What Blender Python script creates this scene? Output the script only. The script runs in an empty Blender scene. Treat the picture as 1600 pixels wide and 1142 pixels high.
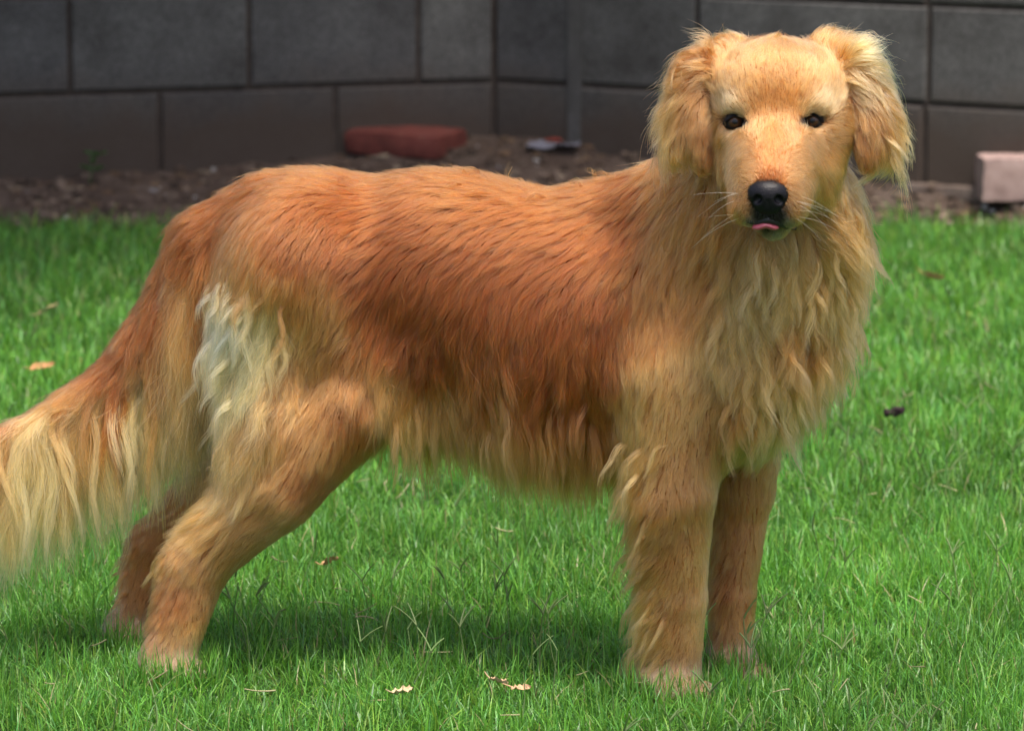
import bpy, math, random
import numpy as np
from mathutils import Vector
from mathutils.bvhtree import BVHTree
from mathutils.kdtree import KDTree

random.seed(7)
rng = np.random.default_rng(7)
scene = bpy.context.scene
COL = scene.collection

# ------------------------------------------------------------------ camera
F_PX, W_PX, H_PX = 6400.0, 1600.0, 1142.0          # focal length in photo pixels
PITCH = math.atan(0.173)
CAM_H = (0.3635 + math.tan(PITCH) * 4.526) * math.cos(PITCH)
CAM_D = 4.526 * math.cos(PITCH) - 0.3635 * math.sin(PITCH)
CAM = np.array([0.0, -CAM_D, CAM_H])
cam_data = bpy.data.cameras.new("camera")
cam_data.sensor_width = 36.0
cam_data.lens = F_PX / W_PX * 36.0
cam_data.clip_start, cam_data.clip_end = 0.1, 400.0
cam_data.dof.use_dof = True
cam_data.dof.focus_distance = 4.50
cam_data.dof.aperture_fstop = 9.0
camera = bpy.data.objects.new("camera", cam_data)
COL.objects.link(camera)
camera.location = CAM
camera.rotation_euler = (math.pi / 2 - PITCH, 0, 0)
scene.camera = camera

# ------------------------------------------------------------------ sky, sun, exposure
SUN_EL, SUN_AZ = math.radians(69.0), math.radians(155.0)   # azimuth clockwise from +Y
world = bpy.data.worlds.new("World")
scene.world = world
world.use_nodes = True
wn = world.node_tree
wn.nodes.clear()
w_out = wn.nodes.new("ShaderNodeOutputWorld")
w_bg = wn.nodes.new("ShaderNodeBackground")
w_sky = wn.nodes.new("ShaderNodeTexSky")
w_sky.sky_type = 'NISHITA'
w_sky.sun_disc = False
w_sky.sun_elevation = SUN_EL
w_sky.sun_rotation = SUN_AZ
w_sky.air_density = 0.7
w_sky.dust_density = 5.0
w_bg.inputs['Strength'].default_value = 0.15
wn.links.new(w_sky.outputs[0], w_bg.inputs['Color'])
wn.links.new(w_bg.outputs[0], w_out.inputs['Surface'])
sun_data = bpy.data.lights.new("sun", 'SUN')
sun_data.energy = 2.05
sun_data.angle = math.radians(11.0)
sun_data.color = (1.0, 0.94, 0.85)
sun = bpy.data.objects.new("sun", sun_data)
COL.objects.link(sun)
sun_dir = Vector((math.sin(SUN_AZ) * math.cos(SUN_EL), math.cos(SUN_AZ) * math.cos(SUN_EL), math.sin(SUN_EL)))
sun.rotation_euler = sun_dir.to_track_quat('Z', 'Y').to_euler()
scene.view_settings.view_transform = 'Standard'
scene.view_settings.look = 'None'
scene.view_settings.exposure = 1.02
scene.view_settings.gamma = 1.0
scene.view_settings.use_curve_mapping = False
scene.cycles.max_bounces = 10
scene.cycles.transparent_max_bounces = 8
scene.cycles.use_denoising = True

# ------------------------------------------------------------------ helpers
CP, SP = math.cos(PITCH), math.sin(PITCH)

def at(px, py, Y):
    """the point on the vertical plane Y (metres behind the dog's near forefoot) that the photo shows at pixel px, py"""
    cx, cy = (px - W_PX / 2) / F_PX, (py - H_PX / 2) / F_PX
    d = np.array([cx, CP - cy * SP, -SP - cy * CP])
    t = (Y - CAM[1]) / d[1]
    return CAM + d * t

def ray(px, py):
    cx, cy = (px - W_PX / 2) / F_PX, (py - H_PX / 2) / F_PX
    return np.array([cx, CP - cy * SP, -SP - cy * CP])

def on_ground(px, py, z=0.0):
    d = ray(px, py)
    return CAM + d * ((z - CAM[2]) / d[2])

def scale_at(Y, z=0.4):
    """metres per photo pixel at depth Y"""
    return ((Y - CAM[1]) * CP + (CAM[2] - z) * SP) / F_PX

def project(P):
    q = P - CAM
    dep = q[:, 1] * CP - q[:, 2] * SP
    up = q[:, 1] * SP + q[:, 2] * CP
    return q[:, 0] / dep * F_PX + W_PX / 2, H_PX / 2 - up / dep * F_PX

def srgb(r, g, b):
    v = np.array([r, g, b]) / 255.0
    return np.where(v <= 0.04045, v / 12.92, ((v + 0.055) / 1.055) ** 2.4)

def tag(o, label=None, category=None, group=None, kind=None):
    for k, v in (('label', label), ('category', category), ('group', group), ('kind', kind)):
        if v: o[k] = v
    return o

def link(name, data, material=None, parent=None):
    o = bpy.data.objects.new(name, data)
    COL.objects.link(o)
    if material is not None and not data.materials:
        data.materials.append(material)
    if parent is not None: o.parent = parent
    return o

def empty(name, loc=(0, 0, 0)):
    o = bpy.data.objects.new(name, None)
    o.location = loc
    o.empty_display_size = 0.05
    COL.objects.link(o)
    return o

def mesh_data(name, V, faces, smooth=False):
    """faces: (n,3) or (n,4) int array, or a list of such arrays"""
    V = np.asarray(V, dtype=np.float32)
    arrs = faces if isinstance(faces, list) else [faces]
    arrs = [np.asarray(a, dtype=np.int32) for a in arrs if len(a)]
    loops = np.concatenate([a.ravel() for a in arrs])
    tot = np.concatenate([np.full(len(a), a.shape[1], dtype=np.int32) for a in arrs])
    st = np.concatenate([[0], np.cumsum(tot)[:-1]]).astype(np.int32)
    me = bpy.data.meshes.new(name)
    me.vertices.add(len(V)); me.vertices.foreach_set('co', V.ravel())
    me.loops.add(len(loops)); me.loops.foreach_set('vertex_index', loops)
    me.polygons.add(len(tot)); me.polygons.foreach_set('loop_start', st)
    try: me.polygons.foreach_set('loop_total', tot)
    except Exception: pass
    me.update(calc_edges=True)
    me.validate()
    me.polygons.foreach_set('use_smooth', np.full(len(me.polygons), smooth))
    return me

def point_colour(me, name, C):
    a = me.attributes.new(name, 'FLOAT_COLOR', 'POINT')
    c = np.ones((len(C), 4), dtype=np.float32); c[:, :3] = C
    a.data.foreach_set('color', c.ravel())

# ------------------------------------------------------------------ materials
def new_mat(name):
    m = bpy.data.materials.new(name); m.use_nodes = True
    n = m.node_tree; n.nodes.clear()
    out = n.nodes.new('ShaderNodeOutputMaterial')
    return m, n, out

def principled(n, out, rough=0.7, spec=0.3):
    b = n.nodes.new('ShaderNodeBsdfPrincipled')
    b.inputs['Roughness'].default_value = rough
    b.inputs['Specular IOR Level'].default_value = spec
    n.links.new(b.outputs[0], out.inputs['Surface'])
    return b

def noise(n, scale, detail=6, rough=0.6, vec=None):
    t = n.nodes.new('ShaderNodeTexNoise')
    t.inputs['Scale'].default_value = scale
    t.inputs['Detail'].default_value = detail
    t.inputs['Roughness'].default_value = rough
    if vec is not None: n.links.new(vec, t.inputs['Vector'])
    return t

def ramp(n, src, stops):
    r = n.nodes.new('ShaderNodeValToRGB')
    els = r.color_ramp.elements
    while len(els) < len(stops): els.new(0.5)
    for e, (p, c) in zip(els, stops):
        e.position = p; e.color = (*c, 1) if len(c) == 3 else c
    n.links.new(src, r.inputs[0])
    return r

def mix(n, a, b, fac, mode='MIX'):
    x = n.nodes.new('ShaderNodeMix'); x.data_type = 'RGBA'; x.blend_type = mode
    for sock, v in ((x.inputs[0], fac), (x.inputs[6], a), (x.inputs[7], b)):
        if hasattr(v, 'is_linked') or hasattr(v, 'links'): n.links.new(v, sock)
        else: sock.default_value = v if not isinstance(v, tuple) else (*v, 1)[:4]
    return x.outputs[2]

def bump(n, src, strength, dist, bsdf):
    b = n.nodes.new('ShaderNodeBump')
    b.inputs['Strength'].default_value = strength
    b.inputs['Distance'].default_value = dist
    n.links.new(src, b.inputs['Height'])
    n.links.new(b.outputs[0], bsdf.inputs['Normal'])

def rough_mat(name, stops, scale, rough=0.9, spec=0.2, bump_s=0.4, bump_d=0.004, bscale=None, vary=0.0):
    m, n, out = new_mat(name)
    b = principled(n, out, rough, spec)
    tc = n.nodes.new('ShaderNodeTexCoord')
    t = noise(n, scale, 8, 0.65, tc.outputs['Object'])
    r = ramp(n, t.outputs['Fac'], stops)
    col = r.outputs['Color']
    if vary:
        oi = n.nodes.new('ShaderNodeObjectInfo')
        rr = ramp(n, oi.outputs['Random'], [(0, (1 - vary,) * 3), (1, (1 + vary,) * 3)])
        col = mix(n, col, rr.outputs['Color'], 1.0, 'MULTIPLY')
    n.links.new(col, b.inputs['Base Color'])
    t2 = noise(n, bscale or scale * 6, 8, 0.7, tc.outputs['Object'])
    bump(n, t2.outputs['Fac'], bump_s, bump_d, b)
    return m

def block_mat():
    m, n, out = new_mat('split_face_concrete')
    b = principled(n, out, 0.95, 0.15)
    geo = n.nodes.new('ShaderNodeNewGeometry')
    oi = n.nodes.new('ShaderNodeObjectInfo')
    t = noise(n, 5, 10, 0.75, geo.outputs['Position'])
    fine = noise(n, 160, 5, 0.7, geo.outputs['Position'])
    r = ramp(n, t.outputs['Fac'], [(0.32, (0.058, 0.054, 0.051)), (0.5, (0.094, 0.090, 0.087)), (0.7, (0.138, 0.133, 0.128))])
    g = ramp(n, fine.outputs['Fac'], [(0.3, (0.55,) * 3), (0.68, (1.2,) * 3)])
    c = mix(n, r.outputs['Color'], g.outputs['Color'], 1.0, 'MULTIPLY')
    v = ramp(n, oi.outputs['Random'], [(0, (0.86, 0.86, 0.88)), (1, (1.1, 1.1, 1.08))])
    c = mix(n, c, v.outputs['Color'], 1.0, 'MULTIPLY')
    # brown soil splash that fades out above the ground
    sep = n.nodes.new('ShaderNodeSeparateXYZ'); n.links.new(geo.outputs['Position'], sep.inputs[0])
    big = noise(n, 5, 5, 0.6, geo.outputs['Position'])
    ad = n.nodes.new('ShaderNodeMath'); ad.operation = 'MULTIPLY_ADD'
    n.links.new(big.outputs['Fac'], ad.inputs[0]); ad.inputs[1].default_value = -0.30
    n.links.new(sep.outputs['Z'], ad.inputs[2])
    st = ramp(n, ad.outputs[0], [(0.0, (0.85,) * 3), (0.12, (0.0,) * 3)])
    c = mix(n, c, (0.060, 0.043, 0.033), st.outputs['Color'])
    n.links.new(c, b.inputs['Base Color'])
    bump(n, fine.outputs['Fac'], 0.6, 0.004, b)
    return m

def grass_mat():
    m, n, out = new_mat('grass_blades')
    at_ = n.nodes.new('ShaderNodeAttribute'); at_.attribute_name = 'tint'
    b = n.nodes.new('ShaderNodeBsdfPrincipled')
    b.inputs['Roughness'].default_value = 0.38
    b.inputs['Specular IOR Level'].default_value = 0.45
    n.links.new(at_.outputs['Color'], b.inputs['Base Color'])
    tr = n.nodes.new('ShaderNodeBsdfTranslucent')
    br = n.nodes.new('ShaderNodeMix'); br.data_type = 'RGBA'; br.blend_type = 'MULTIPLY'
    br.inputs[0].default_value = 1.0; br.inputs[7].default_value = (1.3, 1.35, 0.7, 1)
    n.links.new(at_.outputs['Color'], br.inputs[6])
    n.links.new(br.outputs[2], tr.inputs['Color'])
    ms = n.nodes.new('ShaderNodeMixShader'); ms.inputs[0].default_value = 0.4
    n.links.new(b.outputs[0], ms.inputs[1]); n.links.new(tr.outputs[0], ms.inputs[2])
    n.links.new(ms.outputs[0], out.inputs['Surface'])
    return m

def hair_mat():
    m, n, out = new_mat('golden_fur')
    h = n.nodes.new('ShaderNodeBsdfHairPrincipled')
    h.parametrization = 'COLOR'
    a = n.nodes.new('ShaderNodeAttribute'); a.attribute_name = 'tint'
    hi = n.nodes.new('ShaderNodeHairInfo')
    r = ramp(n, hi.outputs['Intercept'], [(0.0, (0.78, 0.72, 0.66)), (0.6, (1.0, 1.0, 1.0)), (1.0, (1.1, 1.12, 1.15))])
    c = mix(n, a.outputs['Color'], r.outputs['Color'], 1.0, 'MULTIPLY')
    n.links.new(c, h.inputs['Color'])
    h.inputs['Roughness'].default_value = 0.38
    h.inputs['Radial Roughness'].default_value = 0.55
    h.inputs['Coat'].default_value = 0.0
    h.inputs['Random Roughness'].default_value = 0.2
    n.links.new(h.outputs[0], out.inputs['Surface'])
    return m

def attr_mat(name, rough=0.8, spec=0.2):
    m, n, out = new_mat(name)
    b = principled(n, out, rough, spec)
    a = n.nodes.new('ShaderNodeAttribute'); a.attribute_name = 'tint'
    n.links.new(a.outputs['Color'], b.inputs['Base Color'])
    return m

M = {}
M['block'] = block_mat()
M['mortar'] = rough_mat('mortar', [(0.3, (0.035, 0.026, 0.022)), (0.7, (0.075, 0.058, 0.048))], 20)
M['mortar_pale'] = rough_mat('pale_mortar', [(0.3, (0.058, 0.054, 0.051)), (0.7, (0.095, 0.09, 0.085))], 20)
M['soil'] = rough_mat('bare_soil', [(0.3, (0.048, 0.032, 0.024)), (0.5, (0.080, 0.056, 0.043)), (0.72, (0.13, 0.098, 0.078))], 14, bump_s=0.9, bump_d=0.012, bscale=60)
M['turf'] = rough_mat('turf_base', [(0.3, (0.02, 0.045, 0.012)), (0.6, (0.035, 0.085, 0.018)), (0.8, (0.07, 0.09, 0.03))], 30, bump_s=0.8, bump_d=0.01)
M['red_brick'] = rough_mat('red_clay', [(0.3, (0.08, 0.027, 0.021)), (0.55, (0.15, 0.042, 0.032)), (0.8, (0.20, 0.085, 0.066))], 18, bscale=120)
M['pink_brick'] = rough_mat('pink_concrete', [(0.3, (0.24, 0.16, 0.14)), (0.5, (0.33, 0.23, 0.205)), (0.7, (0.40, 0.29, 0.26))], 22, bscale=150)
M['grass'] = grass_mat()
M['fur'] = hair_mat()
M['skin'] = attr_mat('dog_skin', 0.7, 0.2)
M['debris'] = attr_mat('ground_debris', 0.85, 0.2)

# ------------------------------------------------------------------ block wall (two runs that meet at a corner)
def depth_pt(px, py, s): return CAM + ray(px, py) * (F_PX / s)
pc, pl, pr = depth_pt(772, 127, 724), depth_pt(0, 150, 750), depth_pt(1600, 172, 772)
Z_J = float(np.mean([pc[2], pl[2], pr[2]]))            # the bed joint in view
CORNER = np.array([pc[0], pc[1], 0.0])
DL = np.array([pl[0] - pc[0], pl[1] - pc[1], 0.0]); DL /= np.linalg.norm(DL)
DR = np.array([pr[0] - pc[0], pr[1] - pc[1], 0.0]); DR /= np.linalg.norm(DR)
NL = np.array([-DL[1], DL[0], 0.0]); NL *= np.sign(-NL[1])     # both face the lawn
NR = np.array([-DR[1], DR[0], 0.0]); NR *= np.sign(-NR[1])

def wall_s(px, py, d, nrm):
    r = ray(px, py); t = np.dot(CORNER - CAM, nrm) / np.dot(r, nrm)
    return float(np.dot(CAM + r * t - CORNER, d))

COURSE = 0.203
block_cache = {}
def block_data(length):
    key = round(length, 3)
    if key in block_cache: return block_cache[key]
    L, H, T, b = length, COURSE - 0.011, 0.15, 0.004
    # face plate with a chamfered arris, local x along the run, y out of the face
    r0 = [(0, 0), (L, 0), (L, H), (0, H)]
    V = [(x, 0.0 - b, z) for x, z in r0]
    V += [(x + (b if x == 0 else -b), 0.0, z + (b if z == 0 else -b)) for x, z in r0]
    V += [(x, -T, z) for x, z in r0]
    q = [(4, 5, 6, 7)]
    for i in range(4):
        j = (i + 1) % 4
        q += [(i, j, 4 + j, 4 + i), (8 + i, 8 + j, j, i)]
    q += [(11, 10, 9, 8)]
    block_cache[key] = mesh_data('block', V, np.array(q))
    block_cache[key].materials.append(M['block'])
    return block_cache[key]

def frame_rot(d, nrm):
    # x axis d, y axis out of the face, z up (mirrored runs swap the direction of x)
    return math.atan2(d[1], d[0])

def build_run(name, label, d, nrm, odd, even, s_end, s0):
    """odd: joints of the courses level with the base course; even: joints of the course above it"""
    root = empty(name, CORNER.tolist())
    tag(root, label, 'wall', kind='thing')
    x_ax = d if np.cross(d, [0, 0, 1])[0] * nrm[0] + np.cross(d, [0, 0, 1])[1] * nrm[1] < 0 else -d
    sgn = 1 if x_ax is d else -1
    root.rotation_euler = (0, 0, math.atan2(x_ax[1], x_ax[0]))
    def fill(js):
        js = sorted(js)
        while js[-1] < s_end: js.append(js[-1] + 0.4)
        return js
    for k in range(-1, 8):
        z0 = Z_J + (k - 1) * COURSE + 0.0055
        js = fill(list(odd if k % 2 == 0 else even))
        for a, b in zip(js[:-1], js[1:]):
            gl, gr = 0.005, 0.005
            L = (b - a) - gl - gr
            if L < 0.03: continue
            o = link('block', block_data(L), None, root)
            x0 = a + gl if sgn > 0 else -(b - gr)
            o.location = (x0, float(rng.normal(0, 0.0012)), z0)
            o.rotation_euler = (0, 0, float(rng.normal(0, 0.0025)))
    # mortar: one bed set back behind the faces
    e = s_end + 0.2
    xa, xb = (s0, e) if sgn > 0 else (-e, -s0)
    zt = Z_J + 7 * COURSE
    V = [(x, y, z) for x in (xa, xb) for y in (-0.13, -0.009) for z in (-0.25, zt)]
    q = [(0, 1, 3, 2), (4, 6, 7, 5), (0, 4, 5, 1), (2, 3, 7, 6), (0, 2, 6, 4), (1, 5, 7, 3)]
    link('mortar', mesh_data('mortar', V, np.array(q)), M['mortar'], root)
    return root, sgn

sl = lambda x: wall_s(x, 100, DL, NL)
sr = lambda x: wall_s(x, 100, DR, NR)
left_wall, _ = build_run('block_wall', 'dark grey concrete block wall running left from the corner behind the red brick', DL, NL,
                         odd=[0.0, wall_s(525, 190, DL, NL), wall_s(250, 200, DL, NL)],
                         even=[0.0, sl(655), sl(390), sl(110)], s_end=3.6, s0=-0.06)
right_wall, sg = build_run('block_wall', 'lighter grey concrete block wall running right from the corner behind the dog\'s head', DR, NR,
                           odd=[0.0, sr(898), sr(898) + 0.4],
                           even=[0.0, sr(898), sr(1088), sr(1450)], s_end=3.6, s0=-0.06)
# a wide pale vertical joint, struck flush with the block faces
j0, j1 = sr(888), sr(908)
xa, xb = (j0, j1) if sg > 0 else (-j1, -j0)
V = [(x, y, z) for x in (xa, xb) for y in (-0.03, 0.0025) for z in (-0.1, Z_J + 7 * COURSE)]
q = [(0, 1, 3, 2), (4, 6, 7, 5), (0, 4, 5, 1), (2, 3, 7, 6), (0, 2, 6, 4), (1, 5, 7, 3)]
link('flush_joint', mesh_data('flush_joint', V, np.array(q)), M['mortar_pale'], right_wall)

# ------------------------------------------------------------------ ground
def wall_y(x):
    x = np.asarray(x, dtype=float)
    return np.where(x < CORNER[0], CORNER[1] + (x - CORNER[0]) * DL[1] / DL[0], CORNER[1] + (x - CORNER[0]) * DR[1] / DR[0])

edge_px = [(-500, 372), (0, 354), (120, 348), (260, 356), (420, 355), (700, 350), (1000, 345), (1300, 350), (1450, 350), (1600, 354), (2100, 368)]
edge_w = np.array([on_ground(a, b) for a, b in edge_px])
def edge_y(x):
    return np.interp(x, edge_w[:, 0], edge_w[:, 1]) + 0.03 * np.sin(np.asarray(x) * 17.0) + 0.02 * np.sin(np.asarray(x) * 41.0 + 1.0)

def vnoise(x, y, s, seed=0):
    """cheap smooth value noise in [0,1]"""
    r = np.random.default_rng(seed).random((257, 257))
    u, v = np.asarray(x) * s + 100.3, np.asarray(y) * s + 100.7
    i, j = np.floor(u).astype(int), np.floor(v).astype(int)
    fu, fv = u - i, v - j
    fu, fv = fu * fu * (3 - 2 * fu), fv * fv * (3 - 2 * fv)
    g = lambda a, b: r[a % 257, b % 257]
    return (g(i, j) * (1 - fu) + g(i + 1, j) * fu) * (1 - fv) + (g(i, j + 1) * (1 - fu) + g(i + 1, j + 1) * fu) * fv

def soil_z(x, y):
    e, w = edge_y(x), wall_y(x)
    t = np.clip((y - e) / np.maximum(w - e, 0.05), -0.3, 1.3)
    top = 0.05 + 0.06 * np.exp(-((np.asarray(x) - CORNER[0]) / 0.35) ** 2)
    z = top * np.clip(t, 0, 1) ** 1.2 + 0.03 * np.clip(t, -0.3, 0)
    z = z + (0.018 * (vnoise(x, y, 9, 1) - 0.5) + 0.014 * (vnoise(x, y, 24, 2) - 0.5)) * np.clip(t * 4, 0, 1)
    return z + 0.004

def grid_mesh(name, xs, ys_of, zf, nrow, mat, kind):
    X = np.repeat(xs[:, None], nrow, 1)
    Y = np.stack([ys_of(x) for x in xs])
    Z = zf(X, Y)
    V = np.stack([X, Y, Z], -1).reshape(-1, 3)
    a = np.arange((len(xs) - 1) * nrow).reshape(len(xs) - 1, nrow)[:, :-1].ravel()
    q = np.stack([a, a + nrow, a + nrow + 1, a + 1], -1)
    o = link(name, mesh_data(name, V, q, True), mat)
    return tag(o, kind=kind)

def ax(lo, hi, n, far): return np.concatenate([[-far, -far / 3, lo - 2], np.linspace(lo, hi, n), [hi + 2, far / 3, far]])
lawn_y = np.concatenate([[-60, -20, -6], np.linspace(-3, 4.3, 90), [7, 20, 70]])
grid_mesh('lawn', ax(-2.5, 2.5, 70, 70), lambda x: lawn_y,
          lambda X, Y: np.where((np.abs(X) < 3) & (np.abs(Y) < 4.4), 0.012 * (vnoise(X, Y, 3.0, 5) - 0.5), 0.0) - 0.004, len(lawn_y), M['turf'], 'structure')
bt = np.linspace(-0.12, 1.03, 60)
grid_mesh('soil_bed', np.linspace(-3.2, 3.2, 320), lambda x: edge_y(x) + bt * (wall_y(x) - edge_y(x)), soil_z, len(bt), M['soil'], 'structure')

# ------------------------------------------------------------------ loose bits on the soil
def lump(c, r, flat, ang, seed):
    """low irregular pebble or clod: 12 vertices, 20 triangles"""
    p = (1 + 5 ** 0.5) / 2
    V = np.array([(-1, p, 0), (1, p, 0), (-1, -p, 0), (1, -p, 0), (0, -1, p), (0, 1, p), (0, -1, -p), (0, 1, -p), (p, 0, -1), (p, 0, 1), (-p, 0, -1), (-p, 0, 1)]) / 1.9
    Fc = np.array([(0, 11, 5), (0, 5, 1), (0, 1, 7), (0, 7, 10), (0, 10, 11), (1, 5, 9), (5, 11, 4), (11, 10, 2), (10, 7, 6), (7, 1, 8), (3, 9, 4), (3, 4, 2), (3, 2, 6), (3, 6, 8), (3, 8, 9), (4, 9, 5), (2, 4, 11), (6, 2, 10), (8, 6, 7), (9, 8, 1)])
    g = np.random.default_rng(seed)
    V = V * (0.75 + 0.5 * g.random((12, 1))) * np.array([1, 0.5 + 0.5 * g.random(), flat])
    ca, sa = math.cos(ang), math.sin(ang)
    V = V @ np.array([[ca, sa, 0], [-sa, ca, 0], [0, 0, 1]])
    return V * r + c, Fc

def scatter(name, n, palette, rlo, rhi, flat, seed):
    g = np.random.default_rng(seed)
    Vs, Fs, Cs, off = [], [], [], 0
    for i in range(n):
        x = g.uniform(-2.0, 2.0); e, w = float(edge_y(x)), float(wall_y(x))
        y = e + (w - e) * g.uniform(-0.08, 1.0)
        r = rlo + (rhi - rlo) * g.random() ** 3
        z = float(soil_z(x, y)) + r * 0.2 * flat
        V, Fc = lump(np.array([x, y, z]), r, flat * g.uniform(0.6, 1.3), g.uniform(0, 6.28), int(g.integers(1e9)))
        c = np.array(palette[int(g.integers(len(palette)))]) * g.uniform(0.75, 1.25)
        Vs.append(V); Fs.append(Fc + off); Cs.append(np.tile(c, (12, 1))); off += 12
    me = mesh_data(name, np.concatenate(Vs), np.concatenate(Fs))
    point_colour(me, 'tint', np.concatenate(Cs))
    return tag(link(name, me, M['debris']), kind='stuff')

scatter('soil_clods', 2200, [(0.060, 0.041, 0.03), (0.085, 0.06, 0.045), (0.12, 0.088, 0.066), (0.042, 0.03, 0.022)], 0.003, 0.018, 0.7, 11)
scatter('bark_chips', 1500, [(0.12, 0.075, 0.045), (0.15, 0.10, 0.06), (0.08, 0.052, 0.034), (0.18, 0.14, 0.10)], 0.005, 0.02, 0.28, 12)
scatter('pebbles', 170, [(0.30, 0.28, 0.26), (0.22, 0.2, 0.19), (0.36, 0.34, 0.31)], 0.003, 0.011, 0.8, 13)

# ------------------------------------------------------------------ bricks lying on the soil
def brick_mesh(name, L, Wd, H, r, seed):
    """rounded worn block with a dense enough skin for chipped edges"""
    g = np.random.default_rng(seed)
    nx, ny, nz = 14, 8, 5
    def side(u, v, n_u, n_v):
        a, b = np.meshgrid(np.linspace(-1, 1, n_u), np.linspace(-1, 1, n_v), indexing='ij'); return a.ravel(), b.ravel()
    Vs, Fs, off = [], [], 0
    for axis, (n_u, n_v) in ((0, (ny, nz)), (1, (nx, nz)), (2, (nx, ny))):
        for sg_ in (-1, 1):
            a, b = side(0, 0, n_u, n_v)
            P = np.zeros((len(a), 3)); oth = [k for k in range(3) if k != axis]
            P[:, oth[0]], P[:, oth[1]], P[:, axis] = a, b, sg_
            i = np.arange((n_u - 1) * n_v).reshape(n_u - 1, n_v)[:, :-1].ravel()
            q = np.stack([i, i + n_v, i + n_v + 1, i + 1], -1)
            flip = (sg_ > 0) == (axis == 1)
            Fs.append((q[:, ::-1] if flip else q) + off); Vs.append(P); off += len(P)
    P = np.concatenate(Vs) * np.array([L, Wd, H]) / 2
    core = np.clip(P, -np.array([L, Wd, H]) / 2 + r, np.array([L, Wd, H]) / 2 - r)
    dv = P - core; ln = np.linalg.norm(dv, axis=1, keepdims=True)
    P = core + dv / np.maximum(ln, 1e-9) * np.minimum(ln, r)
    wob = (vnoise(P[:, 0] * 1 + P[:, 2] * 1.7, P[:, 1] + P[:, 2], 45, seed) - 0.5) * 0.006
    P = P + P / np.linalg.norm(P, axis=1, keepdims=True) * wob[:, None]
    me = mesh_data(name, P, np.concatenate(Fs), True)
    return me

def on_soil(px, py):
    d = ray(px, py)
    for t in np.linspace(3.0, 14.0, 4000):
        q = CAM + d * t
        zs = float(soil_z(q[0], q[1])) if q[1] > float(edge_y(q[0])) else 0.0
        if q[2] <= zs: return np.array([q[0], q[1], zs])
    return CAM + d * 9.0

def place_brick(name, label, mat, px, py, L, Wd, H, rot, seed, tilt=(0, 0), bury=0.008):
    p = on_soil(px, py)
    o = link(name, brick_mesh(name, L, Wd, H, 0.008, seed), M[mat])
    o.location = (p[0], p[1], p[2] + H / 2 - bury)
    o.rotation_euler = (tilt[0], tilt[1], rot)
    return tag(o, label, 'brick')

place_brick('red_brick', 'worn red clay brick lying on the soil at the foot of the dark wall', 'red_brick', 634, 233, 0.225, 0.145, 0.052, math.radians(-24), 3, (0.03, 0.02))
place_brick('pink_brick', 'pale pink concrete brick at the right edge of the picture by the lawn', 'pink_brick', 1618, 306, 0.235, 0.10, 0.09, math.radians(3), 4)

# ------------------------------------------------------------------ the dog: body as one blended surface
def yc(px): return 0.05 - 0.22 * (px - 1090.0) / 1414.0      # midline of the body, turned a little towards the camera
FWD = np.array([math.cos(0.217), -math.sin(0.217), 0.0]); LAT = np.array([math.sin(0.217), math.cos(0.217), 0.0]); UP = np.array([0, 0, 1.0])

prims = []      # (class, kind, data, blend)
def S(v, Y): return v * scale_at(Y)
def cap(cls, a, b, ra, rb, k=0.018):
    A, B = at(*a), at(*b)
    prims.append((cls, 'cap', (A, B, S(ra, a[2]), S(rb, b[2])), k))
def ell(cls, c, semi, axes=None, k=0.018):
    """semi in metres along the three axes"""
    Cc = at(*c)
    prims.append((cls, 'ell', (Cc, np.array(semi), np.array(axes if axes is not None else [FWD, LAT, UP])), k))
def rot_axes(roll=0.0, base=None):
    """axes turned in the picture plane (clockwise as seen by the camera)"""
    c, s = math.cos(roll), math.sin(roll)
    X, Z = np.array([1.0, 0, 0]), np.array([0, 0, 1.0])
    return [c * X - s * Z, np.array([0, 1.0, 0]), s * X + c * Z]

px = 1 / 1414.0
# trunk
ell('body', (885, 490, yc(885)), (265 * px, 0.108, 186 * px), k=0.03)
ell('body', (690, 425, yc(690)), (230 * px, 0.098, 158 * px), k=0.03)
ell('body', (490, 392, yc(490)), (150 * px, 0.092, 126 * px), k=0.03)
ell('body', (1085, 500, yc(1085)), (140 * px, 0.112, 196 * px), k=0.03)
ell('body', (1188, 520, yc(1188) - 0.01), (100 * px, 0.098, 150 * px), k=0.03)
ell('body', (1090, 620, yc(1090)), (130 * px, 0.088, 110 * px), k=0.03)
# neck and throat
cap('body', (1055, 430, yc(1055)), (1195, 235, -0.045), 128, 92, 0.03)
cap('body', (925, 352, yc(925)), (1085, 318, 0.02), 58, 66, 0.03)
cap('body', (1200, 470, -0.01), (1235, 300, -0.065), 100, 82, 0.03)
cap('body', (1246, 470, -0.01), (1272, 335, -0.06), 66, 62, 0.03)
# near foreleg
cap('nearfore', (1050, 600, -0.012), (1055, 770, -0.02), 72, 60, 0.045)
cap('nearfore', (1055, 770, -0.02), (1058, 935, -0.008), 58, 41, 0.006)
cap('nearfore', (1058, 935, -0.008), (1052, 1035, 0.0), 43, 40, 0.006)
pw = at(1050, 1066, -0.006); prims.append(('nearfore', 'ell', (pw, np.array([0.031, 0.036, 0.020]), np.array([FWD, LAT, UP])), 0.012))
for dx in (-0.024, -0.008, 0.008, 0.024):
    prims.append(('nearfore', 'ell', (pw + np.array([dx + 0.012, -0.034 + abs(dx) * 0.35, -0.006]), np.array([0.0080, 0.018, 0.015]), np.array([[1.0, 0, 0], [0, 1.0, 0], UP])), 0.004))
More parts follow.
